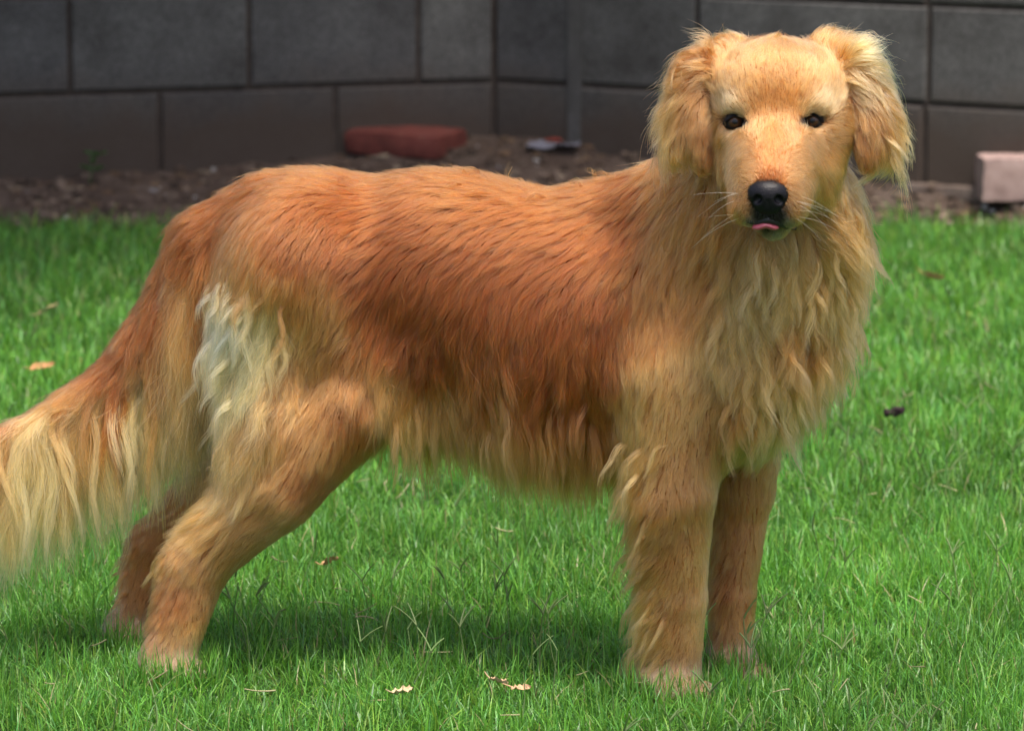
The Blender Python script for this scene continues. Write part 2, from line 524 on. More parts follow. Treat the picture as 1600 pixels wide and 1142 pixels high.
# far foreleg
cap('farfore', (1160, 640, 0.09), (1158, 770, 0.10), 64, 48, 0.02)
cap('farfore', (1158, 770, 0.10), (1145, 930, 0.10), 44, 31, 0.006)
cap('farfore', (1145, 930, 0.10), (1143, 1010, 0.10), 32, 30, 0.006)
pw = at(1146, 1036, 0.095); prims.append(('farfore', 'ell', (pw, np.array([0.027, 0.034, 0.019]), np.array([FWD, LAT, UP])), 0.012))
for dx in (-0.021, -0.007, 0.007, 0.021):
    prims.append(('farfore', 'ell', (pw + np.array([dx + 0.012, -0.031 + abs(dx) * 0.35, -0.006]), np.array([0.0072, 0.016, 0.014]), np.array([[1.0, 0, 0], [0, 1.0, 0], UP])), 0.004))
# near hind leg
cap('nearhind', (470, 420, yc(470) - 0.050), (544, 608, 0.100), 104, 66, 0.05)
ell('body', (622, 560, 0.115), (105 * px, 0.068, 88 * px), k=0.045)
cap('nearhind', (412, 480, yc(412) - 0.05), (432, 660, 0.080), 70, 64, 0.03)
cap('nearhind', (545, 630, 0.085), (430, 762, 0.08), 72, 62, 0.012)
cap('nearhind', (428, 762, 0.08), (306, 882, 0.085), 62, 42, 0.008)
cap('nearhind', (304, 888, 0.085), (270, 1010, 0.074), 47, 36, 0.012)
pw = at(264, 1043, 0.066); prims.append(('nearhind', 'ell', (pw, np.array([0.030, 0.027, 0.019]), np.array([FWD, LAT, UP])), 0.012))
for dy in (-0.02, -0.006, 0.008, 0.02):
    prims.append(('nearhind', 'ell', (pw + np.array([0.027 - abs(dy) * 0.3, dy, -0.006]), np.array([0.018, 0.0085, 0.014]), np.array([[1.0, 0, 0], [0, 1.0, 0], UP])), 0.004))
# far hind leg
cap('farhind', (520, 500, yc(520) + 0.05), (480, 660, 0.2), 90, 70, 0.03)
cap('farhind', (480, 660, 0.2), (340, 765, 0.215), 64, 50, 0.008)
cap('farhind', (340, 765, 0.215), (242, 850, 0.235), 48, 31, 0.008)
cap('farhind', (239, 856, 0.235), (214, 970, 0.235), 35, 29, 0.012)
pw = at(212, 995, 0.228); prims.append(('farhind', 'ell', (pw, np.array([0.029, 0.025, 0.018]), np.array([FWD, LAT, UP])), 0.012))
# tail
tl = [(422, 324, yc(422) - 0.01, 52), (330, 388, 0.165, 60), (268, 500, 0.168, 48), (180, 596, 0.165, 32), (60, 668, 0.15, 21), (-90, 712, 0.13, 12)]
for a, b in zip(tl[:-1], tl[1:]): cap('tail', a[:3], b[:3], a[3], b[3], 0.006)
# head
HX = rot_axes(0.02)
ell('head', (1216, 162, -0.085), (0.071, 0.078, 0.064), HX, 0.02)
ell('head', (1212, 132, -0.112), (0.063, 0.052, 0.042), HX, 0.02)
cap('head', (1167, 215, -0.105), (1172, 275, -0.130), 47, 44, 0.03)
cap('head', (1272, 212, -0.105), (1256, 275, -0.130), 52, 50, 0.03)
ell('head', (1168, 163, -0.149), (0.021, 0.017, 0.014), rot_axes(-0.25), 0.012)
ell('head', (1262, 160, -0.147), (0.021, 0.017, 0.014), rot_axes(0.3), 0.012)
cap('head', (1209, 195, -0.145), (1202, 285, -0.232), 40, 28, 0.014)
cap('head', (1183, 245, -0.15), (1175, 322, -0.222), 46, 31, 0.024)
cap('head', (1236, 245, -0.15), (1229, 322, -0.222), 46, 32, 0.024)
cap('head', (1210, 315, -0.14), (1208, 348, -0.208), 44, 25, 0.010)
ell('head', (1201, 322, -0.232), (0.012, 0.018, 0.016), HX, 0.008)
ell('head', (1150, 212, -0.14), (0.016, 0.012, 0.008), HX, 0.01)
ell('head', (1272, 212, -0.14), (0.016, 0.012, 0.008), HX, 0.01)
ell('head', (1209, 178, -0.135), (0.026, 0.021, 0.034), HX, 0.02)
ell('head', (1208, 235, -0.155), (0.030, 0.024, 0.024), HX, 0.02)
ell('head', (1210, 150, -0.138), (0.044, 0.026, 0.034), HX, 0.02)
cap('head', (1188, 208, -0.146), (1184, 288, -0.222), 34, 26, 0.02)
cap('head', (1230, 208, -0.146), (1222, 288, -0.222), 34, 26, 0.02)
# ears: thick base fold, then a hanging leather flap
cap('ear', (1148, 86, -0.066), (1100, 108, -0.092), 26, 24, 0.012)
ell('ear', (1082, 165, -0.104), (0.021, 0.0105, 0.064), rot_axes(0.22), 0.006)
ell('ear', (1094, 218, -0.112), (0.013, 0.008, 0.036), rot_axes(-0.12), 0.008)
cap('ear', (1288, 80, -0.062), (1338, 100, -0.088), 26, 26, 0.012)
ell('ear', (1352, 158, -0.100), (0.024, 0.0105, 0.066), rot_axes(-0.26), 0.006)
ell('ear', (1362, 215, -0.108), (0.016, 0.008, 0.034), rot_axes(0.12), 0.008)
# eye sockets are cut
EYES = [(1148.5, 190.5, -0.153, -1), (1269, 188.5, -0.153, 1)]
cuts = [(at(e[0], e[1], e[2] - 0.004), 0.0112) for e in EYES]

CLS = ['body', 'nearfore', 'farfore', 'nearhind', 'farhind', 'tail', 'head', 'ear']

def prim_sdf(kind, d, P):
    if kind == 'cap':
        A, B, ra, rb = d
        ba = B - A; t = np.clip(((P - A) @ ba) / (ba @ ba), 0, 1)
        return np.linalg.norm(P - (A + t[..., None] * ba), axis=-1) - (ra + (rb - ra) * t)
    Cc, semi, axes = d
    q = (P - Cc) @ axes.T
    k0 = np.linalg.norm(q / semi, axis=-1); k1 = np.linalg.norm(q / (semi * semi), axis=-1)
    return k0 * (k0 - 1.0) / np.maximum(k1, 1e-6)

def prim_box(kind, d):
    if kind == 'cap':
        A, B, ra, rb = d; r = max(ra, rb)
        return np.minimum(A, B) - r, np.maximum(A, B) + r
    Cc, semi, axes = d
    e = np.sqrt(((axes * semi[:, None]) ** 2).sum(0))
    return Cc - e, Cc + e

def surface_nets(Fv, org, h):
    sgn = Fv < 0
    nx, ny, nz = Fv.shape
    cnt = np.zeros((nx - 1, ny - 1, nz - 1), dtype=np.int8)
    for i in (0, 1):
        for j in (0, 1):
            for k in (0, 1):
                cnt += sgn[i:nx - 1 + i, j:ny - 1 + j, k:nz - 1 + k]
    act = (cnt > 0) & (cnt < 8)
    idx = -np.ones(act.shape, dtype=np.int64)
    ci = np.argwhere(act); idx[act] = np.arange(len(ci))
    acc = np.zeros((len(ci), 3)); num = np.zeros(len(ci))
    cor = [(i, j, k) for i in (0, 1) for j in (0, 1) for k in (0, 1)]
    val = {c: Fv[ci[:, 0] + c[0], ci[:, 1] + c[1], ci[:, 2] + c[2]] for c in cor}
    for c in cor:
        for a in range(3):
            if c[a] == 0:
                d = list(c); d[a] = 1; d = tuple(d)
                va, vb = val[c], val[d]
                m = (va < 0) != (vb < 0)
                t = np.where(m, va / np.where(m, va - vb, 1), 0)
                p = np.array(c, dtype=float)[None, :].repeat(len(ci), 0); p[:, a] = t
                acc[m] += p[m]; num[m] += 1
    V = org + (ci + acc / num[:, None]) * h
    quads = []
    for a in range(3):
        sl0 = [slice(None)] * 3; sl1 = [slice(None)] * 3
        sl0[a] = slice(0, -1); sl1[a] = slice(1, None)
        s0, s1 = sgn[tuple(sl0)], sgn[tuple(sl1)]
        e = np.argwhere(s0 != s1)
        b, c = (a + 1) % 3, (a + 2) % 3
        e = e[(e[:, b] > 0) & (e[:, c] > 0) & (e[:, b] < Fv.shape[b] - 1) & (e[:, c] < Fv.shape[c] - 1)]
        def cell(db, dc):
            q = e.copy(); q[:, b] -= db; q[:, c] -= dc
            return idx[q[:, 0], q[:, 1], q[:, 2]]
        q = np.stack([cell(1, 1), cell(0, 1), cell(0, 0), cell(1, 0)], -1)
        fl = s0[e[:, 0], e[:, 1], e[:, 2]]
        q = np.where(fl[:, None], q, q[:, ::-1])
        quads.append(q[(q >= 0).all(1)])
    return V, np.concatenate(quads)

def build_field(prims, cuts, h, margin=0.03, cut_k=0.005):
    boxes = [prim_box(p[1], p[2]) for p in prims]
    lo = np.min([b[0] for b in boxes], 0) - 0.02; hi = np.max([b[1] for b in boxes], 0) + 0.02
    n = np.ceil((hi - lo) / h).astype(int) + 1
    Fv = np.full(tuple(n), 0.2, dtype=np.float32)
    def region(b0, b1):
        i0 = np.clip(np.floor((b0 - lo) / h).astype(int), 0, n - 1); i1 = np.clip(np.ceil((b1 - lo) / h).astype(int) + 1, 1, n)
        g = np.meshgrid(*[lo[a] + h * np.arange(i0[a], i1[a]) for a in range(3)], indexing='ij')
        return tuple(slice(i0[a], i1[a]) for a in range(3)), np.stack(g, -1)
    for (cls, kind, d, k), (b0, b1) in zip(prims, boxes):
        sl_, P = region(b0 - margin - k, b1 + margin + k)
        dd = prim_sdf(kind, d, P); f = Fv[sl_]
        m = np.maximum(k - np.abs(f - dd), 0) / k
        Fv[sl_] = np.minimum(f, dd) - m * m * k * 0.25
    for c, r in cuts:
        sl_, P = region(c - r - 0.02, c + r + 0.02)
        dd = r - np.linalg.norm(P - c, axis=-1); f = Fv[sl_]
        m = np.maximum(cut_k - np.abs(f - dd), 0) / cut_k
        Fv[sl_] = np.maximum(f, dd) + m * m * cut_k * 0.25
    return Fv, lo

H_VOX = 0.004
Fv, org = build_field(prims, cuts, H_VOX)
BV, BQ = surface_nets(Fv, org, H_VOX)
def smooth(V, Q, it):
    e = np.concatenate([Q[:, [0, 1]], Q[:, [1, 2]], Q[:, [2, 3]], Q[:, [3, 0]]])
    for _ in range(it):
        acc = np.zeros_like(V); num = np.zeros(len(V))
        for a, b in ((0, 1), (1, 0)):
            for c in range(3): acc[:, c] += np.bincount(e[:, a], V[e[:, b], c], len(V))
            num += np.bincount(e[:, a], minlength=len(V))
        V = V * 0.5 + 0.5 * acc / np.maximum(num, 1)[:, None]
    return V
BV = smooth(BV, BQ, 2)
def vert_normals(V, Q):
    fn = np.cross(V[Q[:, 2]] - V[Q[:, 0]], V[Q[:, 3]] - V[Q[:, 1]])
    N = np.zeros_like(V)
    for i in range(4):
        for c in range(3): N[:, c] += np.bincount(Q[:, i], fn[:, c], len(V))
    return N / np.maximum(np.linalg.norm(N, axis=1, keepdims=True), 1e-12)
BN = vert_normals(BV, BQ)
# signed distance of every vertex to every class
cls_d = np.full((len(BV), len(CLS)), 0.5)
for cls, kind, d, k in prims:
    j = CLS.index(cls); b0, b1 = prim_box(kind, d)
    m = ((BV > b0 - 0.08) & (BV < b1 + 0.08)).all(1)
    cls_d[m, j] = np.minimum(cls_d[m, j], prim_sdf(kind, d, BV[m]))

# ------------------------------------------------------------------ fur: groom fields given at photo points per body region
C_ = {'red': (190, 118, 66), 'redd': (178, 104, 54), 'deep': (158, 90, 46), 'gold': (210, 150, 92), 'light': (224, 175, 118), 'tan': (222, 178, 126),
      'cream': (240, 212, 166), 'white': (252, 240, 212), 'face': (224, 178, 126), 'facel': (238, 204, 160), 'ear': (212, 160, 108),
      'grey': (150, 140, 128), 'char': (52, 48, 48), 'leg': (212, 160, 106), 'legd': (192, 134, 84), 'dark': (70, 52, 42)}
C_ = {k: srgb(*v) ** 1.28 * 0.86 for k, v in C_.items()}
for ks, mul in (('red', (.53, .54, .40)), ('redd deep', (.63, .66, .52)), ('gold', (.78, .68, .56)), ('light tan', (.86, .76, .62)), ('leg legd', (.78, .70, .60)), ('cream', (1.0, .82, .56)), ('white', (1.0, .86, .57)),
                ('face', (.72, .62, .50)), ('facel', (.77, .68, .55)), ('ear', (.74, .62, .50))):
    for k in ks.split(): C_[k] = C_[k] * np.array(mul)
# px, py, dx, dy, length, colour, lift, wave
G = {}
G['body'] = [
 (1060, 275, -.9, .4, .034, 'gold', .28, .3), (980, 285, -.95, .3, .032, 'red', .28, .3), (900, 292, -1, .25, .030, 'red', .24, .2), (800, 280, -1, .25, .028, 'red', .22, .2),
 (720, 272, -.98, .3, .028, 'red', .22, .2), (620, 250, -1, .15, .028, 'red', .22, .2), (540, 250, -1, .15, .028, 'red', .22, .2), (450, 270, -.95, .35, .030, 'red', .26, .2), (390, 285, -.8, .6, .032, 'red', .26, .2),
 (985, 370, -.6, .8, .036, 'redd', .22, .4), (880, 360, -.7, .7, .034, 'redd', .22, .4), (780, 350, -.75, .65, .033, 'redd', .2, .4), (660, 340, -.75, .6, .030, 'redd', .2, .3), (560, 320, -.8, .5, .030, 'redd', .22, .3), (470, 330, -.6, .8, .028, 'redd', .2, .3), (420, 350, -.3, .95, .028, 'redd', .2, .3),
 (960, 470, -.35, .95, .040, 'redd', .2, .5), (870, 470, -.45, .9, .042, 'redd', .2, .5), (760, 460, -.5, .85, .042, 'redd', .2, .5), (650, 450, -.5, .85, .036, 'redd', .2, .4),
 (950, 580, -.1, 1, .052, 'redd', .22, .6), (860, 580, -.2, 1, .055, 'redd', .22, .6), (750, 570, -.2, 1, .055, 'red', .24, .6), (670, 540, -.2, 1, .050, 'redd', .24, .6),
 (940, 680, 0, 1, .08, 'legd', .24, .6), (850, 660, .05, 1, .075, 'gold', .26, .6), (760, 640, .1, 1, .085, 'leg', .28, .6), (680, 610, .1, 1, .07, 'leg', .28, .6), (620, 620, .05, 1, .065, 'light', .3, .6),
 (930, 740, .05, 1, .07, 'tan', .3, .5), (850, 700, .1, 1, .085, 'tan', .3, .5), (750, 660, .1, 1, .085, 'light', .3, .5),
 (1020, 400, -.35, .95, .040, 'gold', .25, .5), (1010, 500, -.2, 1, .038, 'gold', .22, .5), (1060, 460, -.25, 1, .036, 'gold', .2, .5), (1020, 590, -.2, 1, .034, 'light', .2, .5), (1080, 560, -.1, 1, .028, 'light', .18, .4), (1070, 650, -.1, 1, .026, 'light', .2, .4), (1010, 690, -.15, 1, .03, 'light', .22, .5),
 (1080, 340, -.5, .85, .050, 'gold', .26, .6), (1110, 420, -.25, .95, .055, 'gold', .26, .8), (1130, 300, -.35, .9, .055, 'gold', .28, .8), (1140, 480, -.05, 1, .060, 'light', .24, 1),
 (1190, 410, 0, 1, .065, 'tan', .26, 1.3), (1240, 410, .0, 1, .065, 'light', .26, 1.3), (1180, 500, .15, 1, .070, 'light', .24, 1.5), (1250, 500, -.1, 1, .062, 'gold', .24, 1.4), (1210, 570, .1, 1, .058, 'light', .24, 1.3), (1150, 600, .0, 1, .045, 'gold', .2, .7),
 (1310, 350, .55, .85, .065, 'light', .34, .8), (1320, 430, .25, .95, .068, 'light', .32, .9), (1310, 520, .05, 1, .065, 'light', .3, .9), (1270, 590, -.1, 1, .06, 'light', .3, .8), (1230, 650, -.2, 1, .05, 'light', .3, .6), (1170, 680, -.1, 1, .03, 'light', .22, .4), (1120, 700, 0, 1, .024, 'legd', .2, .3),
 (1280, 260, .6, .8, .05, 'light', .34, .7)]
G['nearfore'] = [
 (1000, 660, -.25, 1, .03, 'light', .25, .4), (1060, 640, -.1, 1, .024, 'light', .2, .3), (1110, 680, 0, 1, .022, 'leg', .2, .3),
 (995, 730, -.5, .85, .036, 'light', .5, .7), (1010, 790, -.6, .8, .036, 'leg', .5, .6), (1060, 760, -.1, 1, .018, 'leg', .2, .2), (1110, 780, .1, 1, .014, 'leg', .2, .2),
 (1015, 860, -.75, .7, .032, 'leg', .5, .6), (1060, 860, -.15, 1, .014, 'leg', .2, .2), (1095, 870, .05, 1, .012, 'light', .2, .2),
 (1020, 940, -.75, .7, .036, 'light', .5, .6), (1060, 950, -.1, 1, .012, 'leg', .2, .2), (1092, 960, 0, 1, .010, 'light', .2, .2),
 (1015, 1020, -.6, .8, .026, 'light', .4, .5), (1055, 1030, -.1, 1, .012, 'leg', .2, .2), (1090, 1050, .05, 1, .010, 'legd', .2, .1), (1040, 1075, -.1, 1, .010, 'legd', .2, .1)]
G['farfore'] = [
 (1160, 700, 0, 1, .024, 'legd', .2, .3), (1200, 720, .05, 1, .018, 'leg', .2, .2), (1140, 800, -.2, 1, .022, 'legd', .25, .3), (1180, 800, .05, 1, .012, 'leg', .2, .2),
 (1130, 900, -.4, .9, .025, 'legd', .3, .3), (1170, 900, .05, 1, .011, 'leg', .2, .2), (1130, 1000, -.3, 1, .022, 'legd', .3, .3), (1165, 1000, .05, 1, .011, 'light', .2, .2)]
G['nearhind'] = [
 (470, 380, -.3, .95, .026, 'red', .2, .3), (550, 390, -.45, .9, .028, 'redd', .2, .4), (600, 460, -.4, .9, .03, 'redd', .2, .4), (520, 470, -.25, 1, .028, 'leg', .2, .4), (450, 460, -.2, 1, .03, 'gold', .22, .4),
 (400, 420, -.3, .95, .045, 'gold', .25, .5), (378, 470, -.35, .95, .075, 'white', .34, .6), (418, 475, -.2, 1, .055, 'cream', .28, .6), (415, 520, -.2, 1, .058, 'cream', .3, .6), (385, 560, -.35, .95, .080, 'cream', .34, .7), (400, 640, -.5, .9, .085, 'tan', .34, .7), (455, 560, -.2, 1, .045, 'leg', .26, .5),
 (560, 560, -.15, 1, .03, 'legd', .2, .4), (500, 580, -.2, 1, .028, 'leg', .2, .4), (600, 600, .05, 1, .035, 'legd', .22, .4), (560, 650, -.1, 1, .028, 'legd', .2, .3), (490, 680, -.4, .9, .028, 'leg', .2, .3), (430, 700, -.5, .85, .045, 'leg', .28, .5),
 (385, 740, -.6, .8, .055, 'tan', .32, .5), (500, 750, -.5, .85, .018, 'legd', .2, .2), (430, 790, -.6, .8, .020, 'leg', .2, .3), (340, 800, -.6, .8, .045, 'light', .3, .4), (400, 850, -.5, .85, .014, 'leg', .2, .2), (300, 870, -.4, .9, .022, 'leg', .25, .3),
 (270, 930, -.15, 1, .018, 'legd', .25, .2), (320, 920, -.2, 1, .012, 'leg', .2, .2), (250, 1000, -.3, 1, .025, 'legd', .3, .3), (290, 1000, -.1, 1, .011, 'light', .2, .2), (240, 1050, -.4, .9, .022, 'redd', .3, .3), (290, 1050, .1, 1, .010, 'legd', .2, .1)]
G['farhind'] = [
 (480, 560, -.2, 1, .03, 'leg', .2, .3), (380, 720, -.5, .85, .04, 'tan', .28, .4), (300, 800, -.5, .85, .022, 'legd', .22, .3), (230, 840, -.4, .9, .018, 'legd', .22, .2), (215, 920, -.15, 1, .016, 'legd', .24, .2),
 (190, 980, -.7, .7, .028, 'legd', .35, .3), (225, 980, 0, 1, .011, 'legd', .2, .2), (200, 1010, -.5, .8, .02, 'legd', .3, .2)]
G['tail'] = [
 (390, 285, -.9, .45, .034, 'red', .18, .3), (320, 320, -.75, .7, .036, 'red', .28, .3), (275, 390, -.5, .9, .040, 'red', .28, .4), (235, 480, -.45, .9, .042, 'red', .26, .4), (190, 560, -.65, .75, .042, 'red', .25, .4), (110, 615, -.85, .5, .040, 'gold', .24, .4), (10, 650, -.95, .35, .040, 'gold', .24, .4), (-90, 690, -.9, .4, .05, 'gold', .25, .4),
 (400, 350, -.05, 1, .075, 'redd', .25, .5), (350, 420, .12, 1, .15, 'gold', .25, .6), (310, 480, .16, 1, .145, 'tan', .25, .7), (280, 560, .12, 1, .135, 'cream', .25, .7), (215, 620, .03, 1, .135, 'cream', .25, .7), (120, 660, -.02, 1, .145, 'cream', .25, .7), (40, 690, -.1, 1, .140, 'cream', .25, .7), (-80, 720, -.2, 1, .12, 'cream', .25, .7)]
G['head'] = [
 (1206, 255, 0, -1, .006, 'gold', .3, 0), (1208, 215, 0, -1, .007, 'gold', .3, 0), (1210, 170, .02, -1, .007, 'face', .24, 0), (1210, 120, 0, -1, .009, 'face', .24, .1), (1212, 85, 0, -1, .015, 'face', .3, .1), (1214, 60, 0, -1, .018, 'face', .34, .2), (1221, 74, .05, -1, .012, 'leg', .26, 0), (1217, 90, .05, -1, .010, 'leg', .24, 0), (1213, 104, .05, -1, .009, 'leg', .24, 0),
 (1170, 140, -.3, -.95, .011, 'face', .28, 0), (1255, 138, .3, -.95, .011, 'face', .28, 0), (1148, 168, -.7, -.7, .008, 'facel', .26, 0), (1275, 166, .7, -.7, .008, 'facel', .26, 0), (1130, 120, -.6, -.8, .013, 'face', .28, 0), (1300, 115, .6, -.8, .013, 'face', .28, 0),
 (1130, 200, -1, .1, .012, 'face', .26, 0), (1305, 200, 1, .1, .013, 'face', .26, 0), (1150, 225, -.9, .4, .009, 'face', .26, 0), (1275, 222, .9, .4, .009, 'face', .26, 0), (1180, 200, -.1, -1, .006, 'face', .26, 0), (1238, 200, .1, -1, .006, 'face', .26, 0),
 (1140, 265, -.8, .65, .014, 'face', .26, 0), (1300, 260, .8, .6, .018, 'light', .28, .1), (1285, 300, .6, .8, .03, 'light', .3, .3), (1145, 310, -.4, .9, .02, 'gold', .3, .2),
 (1168, 265, -.7, -.3, .006, 'face', .26, 0), (1242, 262, .7, -.2, .006, 'face', .26, 0), (1155, 300, -.8, .6, .006, 'face', .24, 0), (1250, 298, .8, .6, .007, 'face', .24, 0),
 (1160, 335, -.5, .85, .007, 'face', .24, 0), (1245, 335, .5, .85, .008, 'face', .24, 0), (1172, 345, -.2, 1, .005, 'grey', .2, 0), (1232, 348, .2, 1, .006, 'grey', .2, 0), (1200, 338, 0, 1, .003, 'char', .2, 0), (1185, 335, -.3, 1, .004, 'char', .2, 0), (1218, 338, .3, 1, .004, 'char', .2, 0), (1203, 352, 0, 1, .004, 'dark', .2, 0),
 (1210, 368, 0, 1, .007, 'grey', .25, 0), (1238, 364, .2, 1, .008, 'face', .25, 0), (1205, 276, 0, -1, .004, 'legd', .25, 0)]
G['ear'] = [  # dark inner edges: browner fur, plus the shade beside the face painted in
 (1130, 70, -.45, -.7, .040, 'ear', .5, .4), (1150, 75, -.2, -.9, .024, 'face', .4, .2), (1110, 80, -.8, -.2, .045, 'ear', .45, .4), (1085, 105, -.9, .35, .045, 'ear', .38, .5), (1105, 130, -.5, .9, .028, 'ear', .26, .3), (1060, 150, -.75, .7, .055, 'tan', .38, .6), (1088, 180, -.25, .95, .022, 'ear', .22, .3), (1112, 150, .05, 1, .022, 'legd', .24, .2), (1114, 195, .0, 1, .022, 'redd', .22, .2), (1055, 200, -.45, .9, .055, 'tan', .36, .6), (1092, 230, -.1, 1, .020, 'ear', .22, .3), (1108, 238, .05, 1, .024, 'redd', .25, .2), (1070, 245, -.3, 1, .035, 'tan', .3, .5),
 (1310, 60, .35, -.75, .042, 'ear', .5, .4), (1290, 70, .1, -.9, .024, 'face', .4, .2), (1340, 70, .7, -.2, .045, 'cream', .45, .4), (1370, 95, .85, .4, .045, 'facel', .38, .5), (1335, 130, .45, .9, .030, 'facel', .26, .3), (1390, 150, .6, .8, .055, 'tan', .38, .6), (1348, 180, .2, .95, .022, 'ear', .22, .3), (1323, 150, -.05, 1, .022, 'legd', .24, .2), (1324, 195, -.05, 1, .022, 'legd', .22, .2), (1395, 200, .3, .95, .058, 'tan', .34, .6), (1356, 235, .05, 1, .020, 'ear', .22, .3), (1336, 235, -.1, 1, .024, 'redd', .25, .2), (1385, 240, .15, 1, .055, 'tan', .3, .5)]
SIG = {'body': 46.0, 'nearfore': 26.0, 'farfore': 30.0, 'nearhind': 32.0, 'farhind': 32.0, 'tail': 34.0, 'head': 14.0, 'ear': 20.0}

def groom(P, N, cd):
    """flow (3D tangent), length, colour, lift, wave for surface points"""
    u, v = project(P)
    w = np.exp(-(cd - cd.min(1, keepdims=True)) / 0.008); w /= w.sum(1, keepdims=True)
    out = np.zeros((len(P), 8))
    for j, c in enumerate(CLS):
        rows = np.nonzero(w[:, j] > 0.01)[0]
        if not len(rows): continue
        T = G[c]
        A = np.array([(t[0], t[1]) for t in T], dtype=float)
        nrm = np.array([math.hypot(t[2], t[3]) for t in T])
        D = np.array([(t[2] / n_, t[3] / n_, t[4], *C_[t[5]], t[6], t[7]) for t, n_ in zip(T, nrm)])
        d2 = (u[rows, None] - A[None, :, 0]) ** 2 + (v[rows, None] - A[None, :, 1]) ** 2
        s2 = SIG[c] ** 2
        ww = 1.0 / (d2 / s2 + 0.15) ** 2.8
        ww /= ww.sum(1, keepdims=True)
        out[rows] += w[rows, j, None] * (ww @ D)
    f = out[:, 0, None] * np.array([1.0, 0, 0]) + out[:, 1, None] * np.array([0, 0, -1.0])
    fd = (f * N).sum(1, keepdims=True)
    f = f - N * np.where(fd > 0, fd * 0.72, fd * 0.97)
    ln = np.linalg.norm(f, axis=1, keepdims=True)
    f = np.where(ln > 0.05, f / np.maximum(ln, 1e-6), np.array([0, 0, -1.0]))
    return f, out[:, 2], np.clip(out[:, 3:6], 0, 1), out[:, 6], out[:, 7]

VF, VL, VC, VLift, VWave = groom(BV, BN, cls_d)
toe = np.clip(1 - (BV[:, 2] - 0.03) / 0.03, 0, 1)[:, None]        # feet blended to a dull tan
VC = VC * (1 - toe) + toe * np.array([0.30, 0.19, 0.105])
VL = np.maximum(VL, 0.013 * toe[:, 0])

# bare places: eyes, nose, lips
VU, VVp = project(BV)
back_edge = np.clip(-BN[:, 0] - 0.25, 0, 1)
near_leg = (cls_d[:, 1] < 0.006) & (BV[:, 2] < 0.30)
VLift = VLift + back_edge * near_leg * 0.35
VL = VL * (1 + 0.1 * back_edge * near_leg)
VLift = np.where((cls_d.argmin(1) == 0) & (VL < 0.046), VLift * 0.82, VLift)
hind_leg = ((cls_d[:, 3] < 0.006) | (cls_d[:, 4] < 0.006)) & (BV[:, 2] < 0.22)
VLift = VLift + back_edge * hind_leg * 0.5
front = (BV[:, 1] < -0.10)
bare = np.zeros(len(BV))
for ex, ey, eY, sd in EYES:
    q = ((VU - ex) / 20.0) ** 2 + ((VVp - ey - 0.12 * sd * (ex - VU)) / 10.0) ** 2
    bare = np.maximum(bare, np.clip(1.7 - q, 0, 1) * front)
bare = np.maximum(bare, (np.clip(1.3 - (((VU - 1200) / 26.0) ** 2 + ((VVp - 305) / 23.0) ** 2), 0, 1) > 0) * front * 1.0)
# skin colour: fur colour, dark at the eye rims, nose and lips
SK = VC * 0.75
SK = SK * (1 - bare[:, None]) + np.array([0.012, 0.010, 0.010]) * bare[:, None]

dog = empty('dog', (float(at(680, 1060, 0.1)[0]), 0.1, 0.0))
tag(dog, 'golden long-haired dog standing on the lawn with its head turned to the viewer', 'dog')
def dog_part(name, data, mat):
    o = link(name, data, mat)
    o.parent = dog
    o.matrix_parent_inverse = dog.matrix_basis.inverted()
    return o
me = mesh_data('body', BV, BQ, True)
point_colour(me, 'tint', SK)
body = dog_part('body', me, M['skin'])

# roots
TRI = np.concatenate([BQ[:, [0, 1, 2]], BQ[:, [0, 2, 3]]])
t_area = 0.5 * np.linalg.norm(np.cross(BV[TRI[:, 1]] - BV[TRI[:, 0]], BV[TRI[:, 2]] - BV[TRI[:, 0]]), axis=1)
tc_ = BV[TRI].mean(1); tn = BN[TRI].mean(1)
view = CAM - tc_; view /= np.linalg.norm(view, axis=1, keepdims=True)
facing = (tn * view).sum(1)
see = np.clip(0.35 + 1.3 * (facing + 0.3), 0.3, 1.0)
tb = bare[TRI].mean(1)
t_len = VL[TRI].mean(1)
dens = see * np.where(t_len < 0.012, 2.6, np.where(t_len < 0.022, 1.7, np.where(t_len > 0.09, 2.4, 1.0))) * (tb < 0.5)

def sample(n, weight, g):
    p = weight / weight.sum()
    k = g.choice(len(TRI), n, p=p)
    a, b = g.random(n), g.random(n)
    sw = a + b > 1; a[sw], b[sw] = 1 - a[sw], 1 - b[sw]
    W = np.stack([1 - a - b, a, b], -1)
    I = TRI[k]
    mixv = lambda X: (X[I] * (W[..., None] if X.ndim == 2 else W)).sum(1)
    Nn = mixv(BN); Nn /= np.linalg.norm(Nn, axis=1, keepdims=True)
    Ff = mixv(VF); Ff /= np.maximum(np.linalg.norm(Ff, axis=1, keepdims=True), 1e-6)
    return mixv(BV), Nn, Ff, mixv(VL), mixv(VC), mixv(VLift), mixv(VWave)

